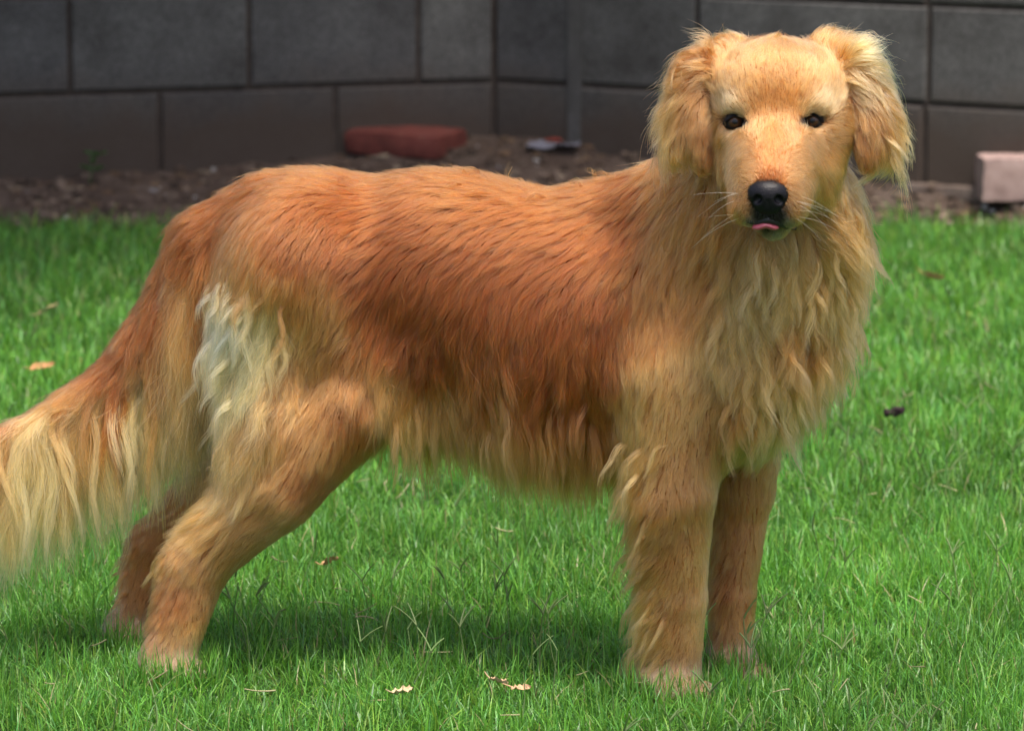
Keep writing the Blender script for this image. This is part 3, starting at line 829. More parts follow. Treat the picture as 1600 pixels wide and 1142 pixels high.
bvh = BVHTree.FromPolygons([tuple(p) for p in BV], [tuple(q) for q in BQ.tolist()])
NG, NS, NP = 13000, 390000, 8
g1 = np.random.default_rng(21)
gw = t_area * np.where(t_len < 0.012, 5.0, np.where(t_len < 0.03, 1.3, np.where(t_len < 0.045, 0.8, 0.5))) * (tb < 0.5) * np.clip(see, 0.3, 1)
gp, gn, gf, gl, gc, glift, gwave = sample(NG, gw, g1)
GP = np.zeros((NG, NP, 3))
tt = np.linspace(0, 1, NP)
gl = gl * (0.75 + 0.5 * g1.random(NG))
lock_ph, lock_fr, lock_am = g1.random(NG) * 6.28, g1.uniform(1.0, 2.2, NG), g1.random(NG)
lift_r = glift * np.where(gl < 0.045, 0.7 + 0.6 * g1.random(NG), 0.55 + 1.0 * g1.random(NG))
nw = vnoise(gp[:, 0] * 1.0 + gp[:, 1] * 0.7, gp[:, 2], 28, 31) - 0.5 + 0.7 * (vnoise(gp[:, 0] + gp[:, 1] * 0.7, gp[:, 2], 11, 32) - 0.5)     # neighbouring locks sway together
for i in range(NG):
    p = Vector(gp[i]); n = Vector(gn[i]); L = float(gl[i]); st = L / (NP - 1)
    d = Vector(gf[i]); long_ = min(max((L - 0.035) / 0.06, 0), 1)
    side = n.cross(d)
    ang = float(nw[i]) * 0.65 * (0.4 + gwave[i])
    d = (d * math.cos(ang) + side * math.sin(ang)).normalized()
    GP[i, 0] = p - n * 0.001
    lf = float(lift_r[i])
    for k in range(1, NP):
        t = tt[k]
        dirv = d * (1 - 0.15 * lf) + n * lf * (1.0 if t < 0.5 else 0.55)
        dirv = dirv.normalized()
        gr = long_ * min(1, t * 1.6)
        dirv = (dirv * (1 - gr) + Vector((d.x * 0.35, d.y * 0.1, -1)) * gr).normalized()
        w = math.sin(lock_ph[i] + t * lock_fr[i] * 6.28) * gwave[i] * 0.62 * min(1, t * 2.0)
        dirv = (dirv + side * w).normalized()
        p = p + dirv * st
        loc, nr, fi, dist = bvh.find_nearest(p, 0.25)
        if loc is not None:
            h = (p - loc).dot(nr)
            hm = 0.0012 + L * lf * 0.30 * t
            if h < hm:
                p = loc + nr * hm
            if long_ < 0.5 and h > 0.0:
                n = nr; d = (d - nr * d.dot(nr))
                if d.length > 1e-4: d.normalize()
                hx = 0.002 + L * lf * 0.8 * t
                if h > hx: p = p - nr * (h - hx) * 0.7
        GP[i, k] = p

kd = KDTree(NG)
for i in range(NG): kd.insert(gp[i], i)
kd.balance()
g2 = np.random.default_rng(22)
sp, sn, sf, slen, sc_, slift, swave = sample(NS, t_area * dens, g2)
nb = np.zeros((NS, 3), dtype=np.int64); nd = np.zeros((NS, 3))
for i in range(NS):
    r = kd.find_n(sp[i], 3)
    for j in range(3): nb[i, j] = r[j][1]; nd[i, j] = r[j][2]
ww = 1 / (nd + 0.002) ** 2
# a guide whose skin faces another way (the other leg, the far side of an ear) does not lead this hair
agree = np.clip((gn[nb] * sn[:, None, :]).sum(-1), 0.02, 1)
ww *= agree; ww /= ww.sum(1, keepdims=True)
rel = GP - GP[:, :1]
shape = (rel[nb] * ww[:, :, None, None]).sum(1)
lead = nb[np.arange(NS), np.argmax(ww, 1)]
lenj = (0.72 + 0.38 * g2.random(NS)) * np.where(g2.random(NS) < 0.04, 1.35, 1.0)
shape = shape * lenj[:, None, None]
P0 = sp - sn * 0.0008
pts = P0[:, None] + shape
# clump to the lock
cl = np.clip(np.clip(slen / 0.035, 0.3, 1) * (0.5 + 0.45 * g1.random(NG)[lead]), 0, 0.9)
cl = np.where(slen < 0.012, cl * 0.35, cl)
cf = cl[:, None] * tt[None] ** 1.3
tgt = GP[lead, :1] + rel[lead] * lenj[:, None, None]
pts = pts * (1 - cf[..., None]) + tgt * cf[..., None]
# stray: a smooth sideways drift per hair
rd = g2.normal(size=(NS, 3)); rd -= sn * (rd * sn).sum(1, keepdims=True)
str_ = np.where(g2.random(NS) < 0.06, 0.22, 0.07)
pts += rd[:, None] * (tt ** 1.5)[None, :, None] * (slen * str_)[:, None, None]
up_ = np.abs(g2.normal(size=NS)) * 0.05
pts += sn[:, None] * (tt ** 1.2)[None, :, None] * (slen * up_)[:, None, None]

# colours: lock and hair variation
lb = 1 + (np.where(gl < 0.045, 0.26, 0.5) * (g1.random(NG) - 0.5))[lead]
hb = np.exp(g2.normal(0, 0.13, NS))
hue = g2.normal(0, 0.05, NS) + (g1.normal(0, 0.06, NG))[lead]
jit = np.zeros(NG, dtype=np.int64)
for i in range(NG):
    r = kd.find_n(gp[i], 14); jit[i] = r[int(g1.integers(len(r)))][1]
same = ((gn[jit] * gn).sum(1) > 0.3) & (gl > 0.014)
jit = np.where(same, jit, np.arange(NG))
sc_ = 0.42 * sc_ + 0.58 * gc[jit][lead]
col = sc_ * (lb * hb)[:, None]
col = col * np.stack([1 + hue * 0.2, 1 + hue * 0.9, 1 + hue * 1.6], -1)
col = np.clip(col, 0.004, 0.93)

def hair_object(name, pts, col, rad, mat):
    n, m = pts.shape[:2]
    hc = bpy.data.hair_curves.new(name)
    hc.add_curves([m] * n)
    hc.attributes['position'].data.foreach_set('vector', pts.astype(np.float32).ravel())
    ra = hc.attributes.get('radius') or hc.attributes.new('radius', 'FLOAT', 'POINT')
    ra.data.foreach_set('value', rad.astype(np.float32).ravel())
    a = hc.attributes.new('tint', 'FLOAT_COLOR', 'CURVE')
    c = np.ones((n, 4), dtype=np.float32); c[:, :3] = col
    a.data.foreach_set('color', c.ravel())
    return dog_part(name, hc, mat)

prof = np.interp(tt, [0, 0.5, 1], [1.0, 0.85, 0.18])
r0 = np.interp(slen, [0.004, 0.02, 0.06, 0.15], [0.00016, 0.00022, 0.00026, 0.00030])
rad = r0[:, None] * prof[None] * (0.8 + 0.4 * g2.random(NS))[:, None]
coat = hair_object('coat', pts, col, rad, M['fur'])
tag(coat, kind='stuff')

# separate wisps: tight wavy locks that break the outline
g3 = np.random.default_rng(77)
def wisps(mask, locks, hairs, lo, hi, d0, down, wave, spread, flow_mix=0.0, tint=1.0):
    wt = t_area * mask * (tb < 0.3)
    P, Nn, Ff, Ll, Cc, _, _ = sample(locks, wt, g3)
    L = g3.uniform(lo, hi, locks)
    d = np.array(d0) * (1 - flow_mix) + Ff * flow_mix + Nn * 0.25 + g3.normal(0, 0.16, (locks, 3))
    d /= np.linalg.norm(d, axis=1, keepdims=True)
    side = np.cross(d, [0, 1.0, 0.1]); side /= np.maximum(np.linalg.norm(side, axis=1, keepdims=True), 1e-6)
    pth = np.zeros((locks, NP, 3)); p = P - Nn * 0.001; pth[:, 0] = p
    ph, fr = g3.random(locks) * 6.28, g3.uniform(0.7, 1.5, locks)
    for k in range(1, NP):
        t = tt[k]
        dv = d * (1 - t * down)[:, None] + np.array([0, 0, -1.0]) * (t * down)[:, None] + side * (np.sin(ph + t * fr * 6.28) * wave)[:, None]
        dv /= np.linalg.norm(dv, axis=1, keepdims=True)
        p = p + dv * (L / (NP - 1))[:, None]; pth[:, k] = p
    H = np.repeat(pth, hairs, 0)
    n = len(H)
    root = g3.normal(0, spread, (n, 3)); tip = g3.normal(0, spread * 0.75, (n, 3))
    ln = g3.uniform(0.7, 1.08, n)
    H = H[:, :1] + (H - H[:, :1]) * ln[:, None, None]
    mid = np.sin(tt * math.pi)[None, :, None] * g3.normal(0, spread * 0.5, (n, 1, 3))
    H = H + root[:, None] * (1 - tt)[None, :, None] ** 1.2 + tip[:, None] * tt[None, :, None] + mid
    C = np.repeat(Cc * (0.8 + 0.4 * g3.random(locks))[:, None], hairs, 0) * np.exp(g3.normal(0, 0.12, n))[:, None] * tint
    return H, np.clip(C, 0.004, 0.93)
TU, TVp = project(tc_)
tcd = cls_d[TRI].mean(1); tcl = tcd.argmin(1)
def reg(cls, x0, x1, y0, y1): return (tcl == CLS.index(cls)) & (TU > x0) & (TU < x1) & (TVp > y0) & (TVp < y1)
down_ = np.clip(-tn[:, 2] + 0.1, 0, 1); left_ = np.clip(-tn[:, 0] - 0.2, 0, 1); out_ = np.clip(facing + 0.2, 0, 1)
W_ = lambda v: np.full(1, v)
sets = [
 wisps(reg('nearfore', 900, 1070, 690, 1040) * left_, 75, 26, 0.032, 0.064, (-0.75, -0.1, -0.6), W_(0.8), 0.3, 0.0019),
 wisps(reg('body', 600, 970, 590, 760) * down_, 150, 26, 0.06, 0.105, (0.05, -0.1, -1.0), W_(0.8), 0.25, 0.0024, 0.0, 0.88),
 wisps(reg('body', 1120, 1350, 380, 640) * out_, 150, 34, 0.05, 0.085, (0.0, -0.25, -1.0), W_(0.6), 0.5, 0.0024, 0.5, 1.0),
 wisps(reg('body', 1240, 1400, 300, 560) * np.clip(tn[:, 0], 0, 1), 90, 26, 0.05, 0.085, (0.45, -0.2, -0.8), W_(0.7), 0.45, 0.0018, 0.3),
 wisps(reg('tail', -160, 320, 560, 770) * np.clip(down_ + 0.25 * out_, 0, 1), 190, 40, 0.09, 0.165, (0.05, -0.1, -1.0), W_(0.8), 0.25, 0.0030, 0.0, 1.05),
 wisps(reg('nearhind', 320, 460, 430, 660) * np.clip(left_ + 0.3, 0, 1), 85, 32, 0.05, 0.095, (-0.35, -0.25, -0.9), W_(0.7), 0.5, 0.0020, 0.3),
 wisps(reg('nearhind', 250, 420, 690, 880) * left_, 45, 24, 0.03, 0.06, (-0.6, -0.1, -0.7), W_(0.7), 0.4, 0.0016),
 wisps(reg('farhind', 150, 420, 690, 1010) * left_, 45, 22, 0.02, 0.045, (-0.8, -0.1, -0.4), W_(0.5), 0.35, 0.0014),
 wisps(reg('ear', 1000, 1085, 60, 205) * np.clip(left_, 0, 1), 44, 20, 0.028, 0.050, (-0.9, -0.1, -0.45), W_(0.7), 0.35, 0.0016, 0.3, 1.0),
 wisps(reg('ear', 1365, 1440, 60, 225) * np.clip(tn[:, 0], 0, 1), 48, 20, 0.030, 0.055, (0.7, -0.1, -0.7), W_(0.7), 0.35, 0.0016, 0.3, 1.0),
 wisps(reg('body', 720, 1020, 240, 330) * np.clip(tn[:, 2], 0, 1), 26, 10, 0.025, 0.05, (-0.8, 0, 0.45), W_(0.5), 0.5, 0.0012)]
wp_, wc_ = np.concatenate([a for a, b in sets]), np.concatenate([b for a, b in sets])
wr = np.interp(tt, [0, 0.5, 1], [0.00024, 0.00022, 0.00007])[None] * g3.uniform(0.75, 1.25, (len(wp_), 1))
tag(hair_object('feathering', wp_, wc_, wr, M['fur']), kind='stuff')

# ------------------------------------------------------------------ face details
def hit(px_, py_, off=0.0):
    d = Vector(ray(px_, py_)).normalized()
    loc, nr, fi, ds = bvh.ray_cast(Vector(CAM), d)
    return np.array(loc - d * off) if loc is not None else None

def uv_sphere(c, r, nu=24, nv=16, semi=(1, 1, 1)):
    th = np.linspace(0, 2 * np.pi, nu, endpoint=False); ph = np.linspace(0, np.pi, nv + 1)
    V = np.array([[math.sin(p) * math.cos(t), math.sin(p) * math.sin(t), math.cos(p)] for p in ph for t in th]) * r * np.array(semi) + c
    q = [(i * nu + j, (i + 1) * nu + j, (i + 1) * nu + (j + 1) % nu, i * nu + (j + 1) % nu) for i in range(nv) for j in range(nu)]
    return V, np.array(q)

def simple_mat(name, colour, rough, spec=0.5, coat=0.0):
    m, n, out = new_mat(name); b = principled(n, out, rough, spec)
    b.inputs['Base Color'].default_value = (*colour, 1)
    b.inputs['Coat Weight'].default_value = coat; b.inputs['Coat Roughness'].default_value = 0.04
    return m

def eye_mat():
    m, n, out = new_mat('brown_eye'); b = principled(n, out, 0.3, 0.2)
    b.inputs['Coat Weight'].default_value = 0.35; b.inputs['Coat Roughness'].default_value = 0.03
    a = n.nodes.new('ShaderNodeAttribute'); a.attribute_name = 'tint'
    n.links.new(a.outputs['Color'], b.inputs['Base Color'])
    return m
M['eye'] = eye_mat()
M['rim'] = simple_mat('eye_rim', (0.010, 0.008, 0.008), 0.7, 0.15)
M['tongue'] = simple_mat('wet_tongue', (0.42, 0.085, 0.11), 0.3, 0.5, 0.3)
M['lip'] = simple_mat('dark_lip', (0.02, 0.017, 0.018), 0.4, 0.5)

def nose_mat():
    m, n, out = new_mat('nose_leather'); b = principled(n, out, 0.40, 0.24)
    b.inputs['Base Color'].default_value = (0.007, 0.006, 0.008, 1)
    tc = n.nodes.new('ShaderNodeTexCoord')
    vo = n.nodes.new('ShaderNodeTexVoronoi'); vo.inputs['Scale'].default_value = 700
    n.links.new(tc.outputs['Object'], vo.inputs['Vector'])
    bump(n, vo.outputs['Distance'], 0.35, 0.0008, b)
    return m
M['nose'] = nose_mat()

for ex, ey, eY, sd in EYES:
    c = at(ex, ey + 0.5, -0.1462); r = 0.0108
    V, q = uv_sphere(c, r, 48, 32)
    gaze = (CAM - c) / np.linalg.norm(CAM - c)
    dev = np.arccos(np.clip(((V - c) / r) @ gaze, -1, 1))
    colr = np.where((dev < 0.24)[:, None], [0.004, 0.004, 0.004], np.where((dev < 0.66)[:, None], [0.060, 0.026, 0.010], [0.03, 0.022, 0.02]))
    me = mesh_data('eye', V, q, True); point_colour(me, 'tint', colr)
    eo = dog_part('eye', me, M['eye'])
    # lids: a dark shell over the ball with an almond opening
    a, b_ = np.meshgrid(np.linspace(-1.35, 1.35, 49), np.linspace(-0.92, 0.86, 41), indexing='ij')
    tilt = 0.16 * sd
    aa, bb = a * math.cos(tilt) - b_ * math.sin(tilt), a * math.sin(tilt) + b_ * math.cos(tilt)
    x_ax = np.array([1.0, 0, 0]); z_ax = np.cross(x_ax, -gaze); z_ax = np.cross(gaze, x_ax) * -1; z_ax /= np.linalg.norm(z_ax)
    if z_ax[2] < 0: z_ax = -z_ax
    op = (np.abs(aa) / 1.05) ** 1.25 + (np.abs(bb + 0.06) / np.where(bb > -0.06, 0.50, 0.42)) ** 1.25
    rr = r * (1.05 + np.where(bb > 0, 0.17, 0.11) * np.clip(1.25 - np.abs(op - 1.35), 0, 1))
    P = c + rr[..., None] * (np.sin(a)[..., None] * np.cos(b_)[..., None] * x_ax + np.sin(b_)[..., None] * z_ax + (np.cos(a) * np.cos(b_))[..., None] * gaze)
    nb_ = P.shape[1]; i = np.arange((P.shape[0] - 1) * nb_).reshape(P.shape[0] - 1, nb_)[:, :-1].ravel()
    q = np.stack([i, i + nb_, i + nb_ + 1, i + 1], -1)
    q = q[(op.ravel()[q] > 1.0).all(1)]
    lo_ = link('eyelid', mesh_data('eyelid', P.reshape(-1, 3), q, True), M['rim'], eo)

# nose leather
npr = []
def nell(cx, cy, cY, semi): npr.append(('n', 'ell', (at(cx, cy, cY), np.array(semi), np.array(HX)), 0.007))
nell(1200, 296, -0.240, (0.0212, 0.0165, 0.0122)); nell(1200, 308, -0.243, (0.0202, 0.0150, 0.0130)); nell(1200, 322, -0.240, (0.0145, 0.0140, 0.0105))
ncut = []
for sd in (-1, 1):
    for k_, (dx, dy, rr_) in enumerate([(15, 311, 0.0042), (18, 314, 0.0036), (22, 316, 0.0026), (26, 316, 0.002)]):
        ncut.append((at(1200 + sd * dx, dy, -0.2575 + abs(dx) * 0.00022), rr_))
for k_ in range(12): ncut.append((at(1200, 314 + k_ * 2.2, -0.2588 + 0.00035 * k_), 0.0011))
Fn, on_ = build_field(npr, ncut, 0.0011, 0.006, 0.0018)
NV, NQ = surface_nets(Fn, on_, 0.0011); NV = smooth(NV, NQ, 2)
dog_part('nose', mesh_data('nose', NV, NQ, True), M['nose'])

# mouth line, lower lip and the tip of the tongue
def tube(pts_, rads, ns=8):
    pts_ = np.array(pts_); V, q = [], []
    for i, p in enumerate(pts_):
        t = pts_[min(i + 1, len(pts_) - 1)] - pts_[max(i - 1, 0)]; t /= np.linalg.norm(t)
        u_ = np.cross(t, [0, 1.0, 0.2]); u_ /= np.linalg.norm(u_); w_ = np.cross(t, u_)
        for k in range(ns):
            a_ = 2 * np.pi * k / ns; V.append(p + rads[i] * (math.cos(a_) * u_ + math.sin(a_) * w_))
    for i in range(len(pts_) - 1):
        for k in range(ns): q.append((i * ns + k, i * ns + (k + 1) % ns, (i + 1) * ns + (k + 1) % ns, (i + 1) * ns + k))
    return np.array(V), np.array(q)
mouth = [(1160, 341), (1172, 347), (1186, 346), (1200, 343), (1214, 347), (1228, 354), (1242, 357), (1254, 355)]
mp = [hit(a, b, -0.0005) for a, b in mouth]; mp = [p for p in mp if p is not None]
V, q = tube(mp, np.interp(np.linspace(0, 1, len(mp)), [0, 0.3, 0.7, 1], [0.0012, 0.0042, 0.0036, 0.0012]))
dog_part('lip', mesh_data('lip', V, q, True), M['lip'])
tp = hit(1196, 351, 0.0)
V, q = uv_sphere(np.zeros(3), 1.0, 24, 14)
V = V * np.array([0.0142, 0.010, 0.0046]); V[:, 2] -= 0.0045 * (V[:, 0] / 0.0155) ** 2 - 0.0008 * np.cos(V[:, 0] * 400)
V[:, 2] += -0.05 * (V[:, 1] ** 2) / 0.01
dog_part('tongue', mesh_data('tongue', V + tp + np.array([0, -0.001, 0.0]), q, True), M['tongue'])

# whiskers
wk = []
gw_ = np.random.default_rng(5)
for sd in (-1, 1):
    for k in range(7):
        a0 = hit(1200 + sd * gw_.uniform(36, 52), gw_.uniform(300, 342), 0.0)
        if a0 is None: continue
        L = gw_.uniform(0.03, 0.06); dv = np.array([sd * 1.0, -gw_.uniform(0, .5), gw_.uniform(-.5, .2)]); dv /= np.linalg.norm(dv)
        wk.append(a0 + dv * (tt * L)[:, None] + np.array([0, 0, -1.0]) * ((tt ** 2) * L * gw_.uniform(0.1, 0.5))[:, None])
wk = np.array(wk)
hair_object('whiskers', wk, np.tile([0.75, 0.68, 0.55], (len(wk), 1)), np.tile(np.linspace(0.00016, 0.00005, NP), (len(wk), 1)), M['fur'])

# ------------------------------------------------------------------ lawn grass
def blades(n, xy, length, width, lean, palette_fn, g, seg=3):
    """curved tapering blades, folded a little along the midrib: 2*seg+1 vertices each"""
    az = g.random(n) * 2 * np.pi
    h = np.stack([np.cos(az), np.sin(az), np.zeros(n)], -1)
    tw = az + np.pi / 2 + g.normal(0, 0.5, n)
    s_ = np.stack([np.cos(tw), np.sin(tw), np.zeros(n)], -1)
    V = np.zeros((n, 2 * seg + 1, 3))
    base = np.stack([xy[:, 0], xy[:, 1], np.full(n, -0.006)], -1)
    ang = lean * 0.35; p = base.copy()
    for k in range(seg + 1):
        wv = width * (1 - (k / seg) ** 1.6) * (0.75 if k == 0 else 1)
        if k < seg:
            V[:, 2 * k] = p - s_ * wv[:, None] / 2; V[:, 2 * k + 1] = p + s_ * wv[:, None] / 2
        else: V[:, 2 * seg] = p
        if k < seg:
            a_ = np.minimum(ang + lean * (k + 0.5) / seg * 1.1, 1.75)
            p = p + (h * np.sin(a_)[:, None] + np.array([0, 0, 1.0]) * np.cos(a_)[:, None]) * (length / seg)[:, None]
    V[..., 2] = np.maximum(V[..., 2], -0.008)
    o = (np.arange(n) * (2 * seg + 1))[:, None]
    T = []
    for k in range(seg - 1):
        b0 = 2 * k; T += [o + np.array([b0, b0 + 1, b0 + 3]), o + np.array([b0, b0 + 3, b0 + 2])]
    b0 = 2 * (seg - 1); T.append(o + np.array([b0, b0 + 1, b0 + 2]))
    C = np.repeat(palette_fn(n, xy, g)[:, None], 2 * seg + 1, 1)
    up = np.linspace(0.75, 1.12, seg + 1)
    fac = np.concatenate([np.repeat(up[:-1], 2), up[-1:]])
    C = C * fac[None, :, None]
    return V.reshape(-1, 3), np.concatenate(T), C.reshape(-1, 3)

def grass_cols(n, xy, g):
    base = np.array([[0.112, 0.290, 0.040], [0.142, 0.335, 0.050], [0.10, 0.285, 0.066], [0.21, 0.36, 0.060], [0.066, 0.20, 0.030]])
    c = base[g.choice(5, n, p=[.34, .26, .18, .10, .12])] * np.exp(g.normal(0, 0.25, n))[:, None]
    dry = g.random(n) < 0.022
    c[dry] = np.array([0.36, 0.31, 0.17]) * np.exp(g.normal(0, 0.25, dry.sum()))[:, None]
    pt = vnoise(xy[:, 0], xy[:, 1], 4.0, 61)
    pt2 = vnoise(xy[:, 0], xy[:, 1], 13.0, 63)
    return c * (0.74 + 0.28 * pt + 0.26 * pt2)[:, None]

gg = np.random.default_rng(99)
foot = [(at(1050, 1066, -0.006), 0.030), (at(1146, 1036, 0.095), 0.027), (at(264, 1043, 0.066), 0.027), (at(212, 995, 0.228), 0.025)]
def lawn_xy(n, y0, y1, g):
    y = g.uniform(y0, y1, n)
    hw = 0.135 * (y + CAM_D) + 0.45
    x = (g.random(n) * 2 - 1) * hw
    keep = y < edge_y(x) + 0.05 * g.normal(size=n)
    for c, r in foot: keep &= (x - c[0]) ** 2 + (y - c[1]) ** 2 > r * r
    return np.stack([x, y], -1)[keep]
parts_ = []
for (y0, y1, d_, wsc) in [(-0.9, -0.2, 17000, 1.0), (-0.2, 1.0, 42000, 0.9), (1.0, 2.2, 22000, 1.15), (2.2, 3.9, 13000, 1.4)]:
    area = (y1 - y0) * 2 * (0.135 * ((y0 + y1) / 2 + CAM_D) + 0.45)
    xy = lawn_xy(int(area * d_), y0, y1, gg); n = len(xy)
    tuft = vnoise(xy[:, 0], xy[:, 1], 11, 62)
    length = (0.022 + 0.027 * gg.random(n)) * (0.6 + 0.8 * tuft)
    length *= np.where(gg.random(n) < 0.05, 1.45, 1.0)
    lean = np.abs(gg.normal(0.82, 0.55, n))
    width = gg.uniform(0.0014, 0.0030, n) * wsc
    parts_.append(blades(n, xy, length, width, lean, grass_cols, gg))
for c, r in foot:                                  # longer blades standing round the paws
    n = 420
    a_ = gg.uniform(math.pi * 0.85, math.pi * 2.15, n); rr_ = r * gg.uniform(0.85, 2.0, n)
    xy = np.stack([c[0] + 0.006 + 1.25 * rr_ * np.cos(a_), c[1] + rr_ * np.sin(a_) * 1.1], -1)
    parts_.append(blades(n, xy, gg.uniform(0.03, 0.062, n), gg.uniform(0.0014, 0.0028, n), np.abs(gg.normal(0.4, 0.35, n)), grass_cols, gg))
off = 0; Vs, Ts, Cs = [], [], []
for V, T, C in parts_:
    Vs.append(V); Ts.append(T + off); Cs.append(C); off += len(V)
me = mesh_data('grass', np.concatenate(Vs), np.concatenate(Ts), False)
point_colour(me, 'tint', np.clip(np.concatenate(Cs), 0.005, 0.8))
tag(link('grass', me, M['grass']), kind='stuff')
print('grass tris', len(me.polygons))

# ------------------------------------------------------------------ tree beside the wall whose crown shades the wall and the soil
M['bark'] = rough_mat('bark', [(0.3, (0.06, 0.045, 0.035)), (0.7, (0.14, 0.11, 0.085))], 12, bump_s=1.0, bump_d=0.02)
def leaf_mat():
    m, n, out = new_mat('tree_leaves'); b = principled(n, out, 0.5, 0.3)
    a = n.nodes.new('ShaderNodeAttribute'); a.attribute_name = 'tint'
    n.links.new(a.outputs['Color'], b.inputs['Base Color']); return m
M['leaf'] = leaf_mat()
tree = empty('shade_tree', (-2.35, 3.2, 0.0))
tag(tree, 'leafy shade tree standing left of the picture with its crown over the wall', 'tree')
gt = np.random.default_rng(4)
def limb(p0, p1, r0_, r1_, sag=0.1, n=9):
    p0, p1 = np.array(p0, float), np.array(p1, float); t = np.linspace(0, 1, n)[:, None]
    P = p0 + (p1 - p0) * t + np.array([0, 0, 1.0]) * sag * np.sin(np.pi * t) + 0.03 * np.cumsum(gt.normal(size=(n, 3)), 0) * t * (1 - t)
    return tube(P, np.linspace(r0_, r1_, n), 10)
tm = [limb((-2.35, 3.2, -0.1), (-2.2, 3.15, 2.1), 0.15, 0.11, 0)]
for e in [(-0.4, 2.6, 3.0), (0.5, 3.0, 3.2), (-1.2, 1.5, 3.1), (-1.4, 3.6, 3.3), (-2.8, 2.4, 3.4), (-0.2, 3.5, 3.1)]:
    tm.append(limb((-2.2, 3.15, 2.0), e, 0.07, 0.015, 0.25))
off = 0; Vs, Qs = [], []
for V, q in tm: Vs.append(V - np.array([-2.35, 3.2, 0])); Qs.append(q + off); off += len(V)
link('trunk', mesh_data('trunk', np.concatenate(Vs), np.concatenate(Qs), True), M['bark'], tree)
clumps = [((-0.9, 2.6, 3.0), 0.75), ((-1.6, 2.2, 3.0), 0.7), ((-0.2, 3.0, 3.05), 0.65), ((-1.5, 3.2, 3.2), 0.7), ((0.55, 3.2, 3.15), 0.48), ((-2.4, 2.6, 3.2), 0.7), ((-0.7, 3.4, 3.3), 0.6), ((-1.2, 1.5, 3.1), 0.6), ((-0.5, 2.1, 3.0), 0.5), ((-2.1, 1.6, 3.1), 0.6), ((-1.0, 2.9, 2.8), 0.6)]
LV, LT, LC, off = [], [], [], 0
for c, r in clumps:
    n = int(3400 * r * r)
    d_ = gt.normal(size=(n, 3)); d_ /= np.linalg.norm(d_, axis=1, keepdims=True)
    P = np.array(c) + d_ * (r * gt.random(n) ** 0.4)[:, None] * np.array([1, 1, 0.55])
    a_ = gt.normal(size=(n, 3)); a_ /= np.linalg.norm(a_, axis=1, keepdims=True); b_ = np.cross(a_, gt.normal(size=(n, 3))); b_ /= np.linalg.norm(b_, axis=1, keepdims=True)
    s_ = gt.uniform(0.03, 0.06, n)[:, None]
    V = np.stack([P - a_ * s_ * 1.4, P - b_ * s_ * 0.6, P + a_ * s_ * 1.4, P + b_ * s_ * 0.6], 1).reshape(-1, 3)
    LV.append(V - np.array([-2.35, 3.2, 0])); o = (np.arange(n) * 4)[:, None] + off
    LT.append(o + np.array([0, 1, 2, 3])); off += 4 * n
    LC.append(np.repeat(np.array([0.05, 0.11, 0.03]) * gt.uniform(0.6, 1.4, n)[:, None], 4, 0))
me = mesh_data('crown', np.concatenate(LV), np.concatenate(LT)); point_colour(me, 'tint', np.concatenate(LC))
link('crown', me, M['leaf'], tree)

# ------------------------------------------------------------------ small things on the lawn and the soil
def leaf_mesh(name, L, Wd, curl, twist, colour, seed):
    """dry leaf: a pointed blade, cupped and curled, with a short stalk"""
    g = np.random.default_rng(seed); nu, nv = 13, 5
    V, q = [], []
    for i in range(nu):
        t = i / (nu - 1); w = Wd * (math.sin(math.pi * t ** 0.8) ** 0.8 + 0.02) / 2
        th = curl * (t - 0.4)
        for j in range(nv):
            s_ = (j / (nv - 1) - 0.5) * 2; a_ = twist * (t - 0.5)
            y_, z_ = s_ * w, abs(s_) ** 1.5 * w * 0.7 + 0.0015 * g.normal()
            V.append((math.sin(th) / max(abs(curl), 0.1) * L if abs(curl) > 0.1 else (t - 0.4) * L, y_ * math.cos(a_) - z_ * math.sin(a_), y_ * math.sin(a_) + z_ * math.cos(a_) + (1 - math.cos(th)) * L * 0.5))
    for i in range(nu - 1):
        for j in range(nv - 1):
            a_ = i * nv + j; q.append((a_, a_ + nv, a_ + nv + 1, a_ + 1))
    V = np.array(V)
    sv, sq = tube([V[2] + np.array([0.001, 0, 0]), V[2] - np.array([L * 0.12, 0, -0.002]), V[2] - np.array([L * 0.28, 0.002, -0.006])], [0.0009, 0.0008, 0.0006], 5)
    me = mesh_data(name, np.concatenate([V, sv]), [np.array(q), sq + len(V)], True)
    c = np.tile(np.array(colour), (len(me.vertices), 1)) * (0.8 + 0.4 * g.random((len(me.vertices), 1)))
    point_colour(me, 'tint', c)
    return me

leaf_list = [  # px, py, length, width, height, curl, twist, colour, label
 (62, 576, 0.045, 0.016, 0.028, 1.2, 0.4, (0.42, 0.22, 0.10), 'curled tan leaf on the grass left of the tail'),
 (72, 486, 0.042, 0.013, 0.034, 0.8, 1.0, (0.42, 0.34, 0.17), 'pale straw coloured leaf in the shaded grass above the tail'),
 (1454, 434, 0.046, 0.020, 0.030, 1.5, 0.5, (0.52, 0.24, 0.13), 'orange brown curled leaf on the grass right of the chest'),
 (514, 879, 0.024, 0.016, 0.032, 1.0, 0.2, (0.55, 0.30, 0.16), 'small round peach leaf on the grass between the hind and front legs'),
 (626, 1082, 0.026, 0.011, 0.036, 1.1, 0.6, (0.52, 0.40, 0.24), 'small pale curled leaf on the grass under the belly'),
 (776, 1064, 0.024, 0.010, 0.038, 0.9, 0.5, (0.50, 0.34, 0.20), 'thin dry leaf, the left one of the broken row before the front paws'),
 (812, 1076, 0.026, 0.009, 0.036, 1.2, 0.8, (0.52, 0.33, 0.19), 'thin dry leaf, the right one of the broken row before the front paws'),
 (1330, 505, 0.040, 0.011, 0.030, 0.7, 0.9, (0.40, 0.36, 0.15), 'yellowish withered leaf in the grass beside the chest fur')]
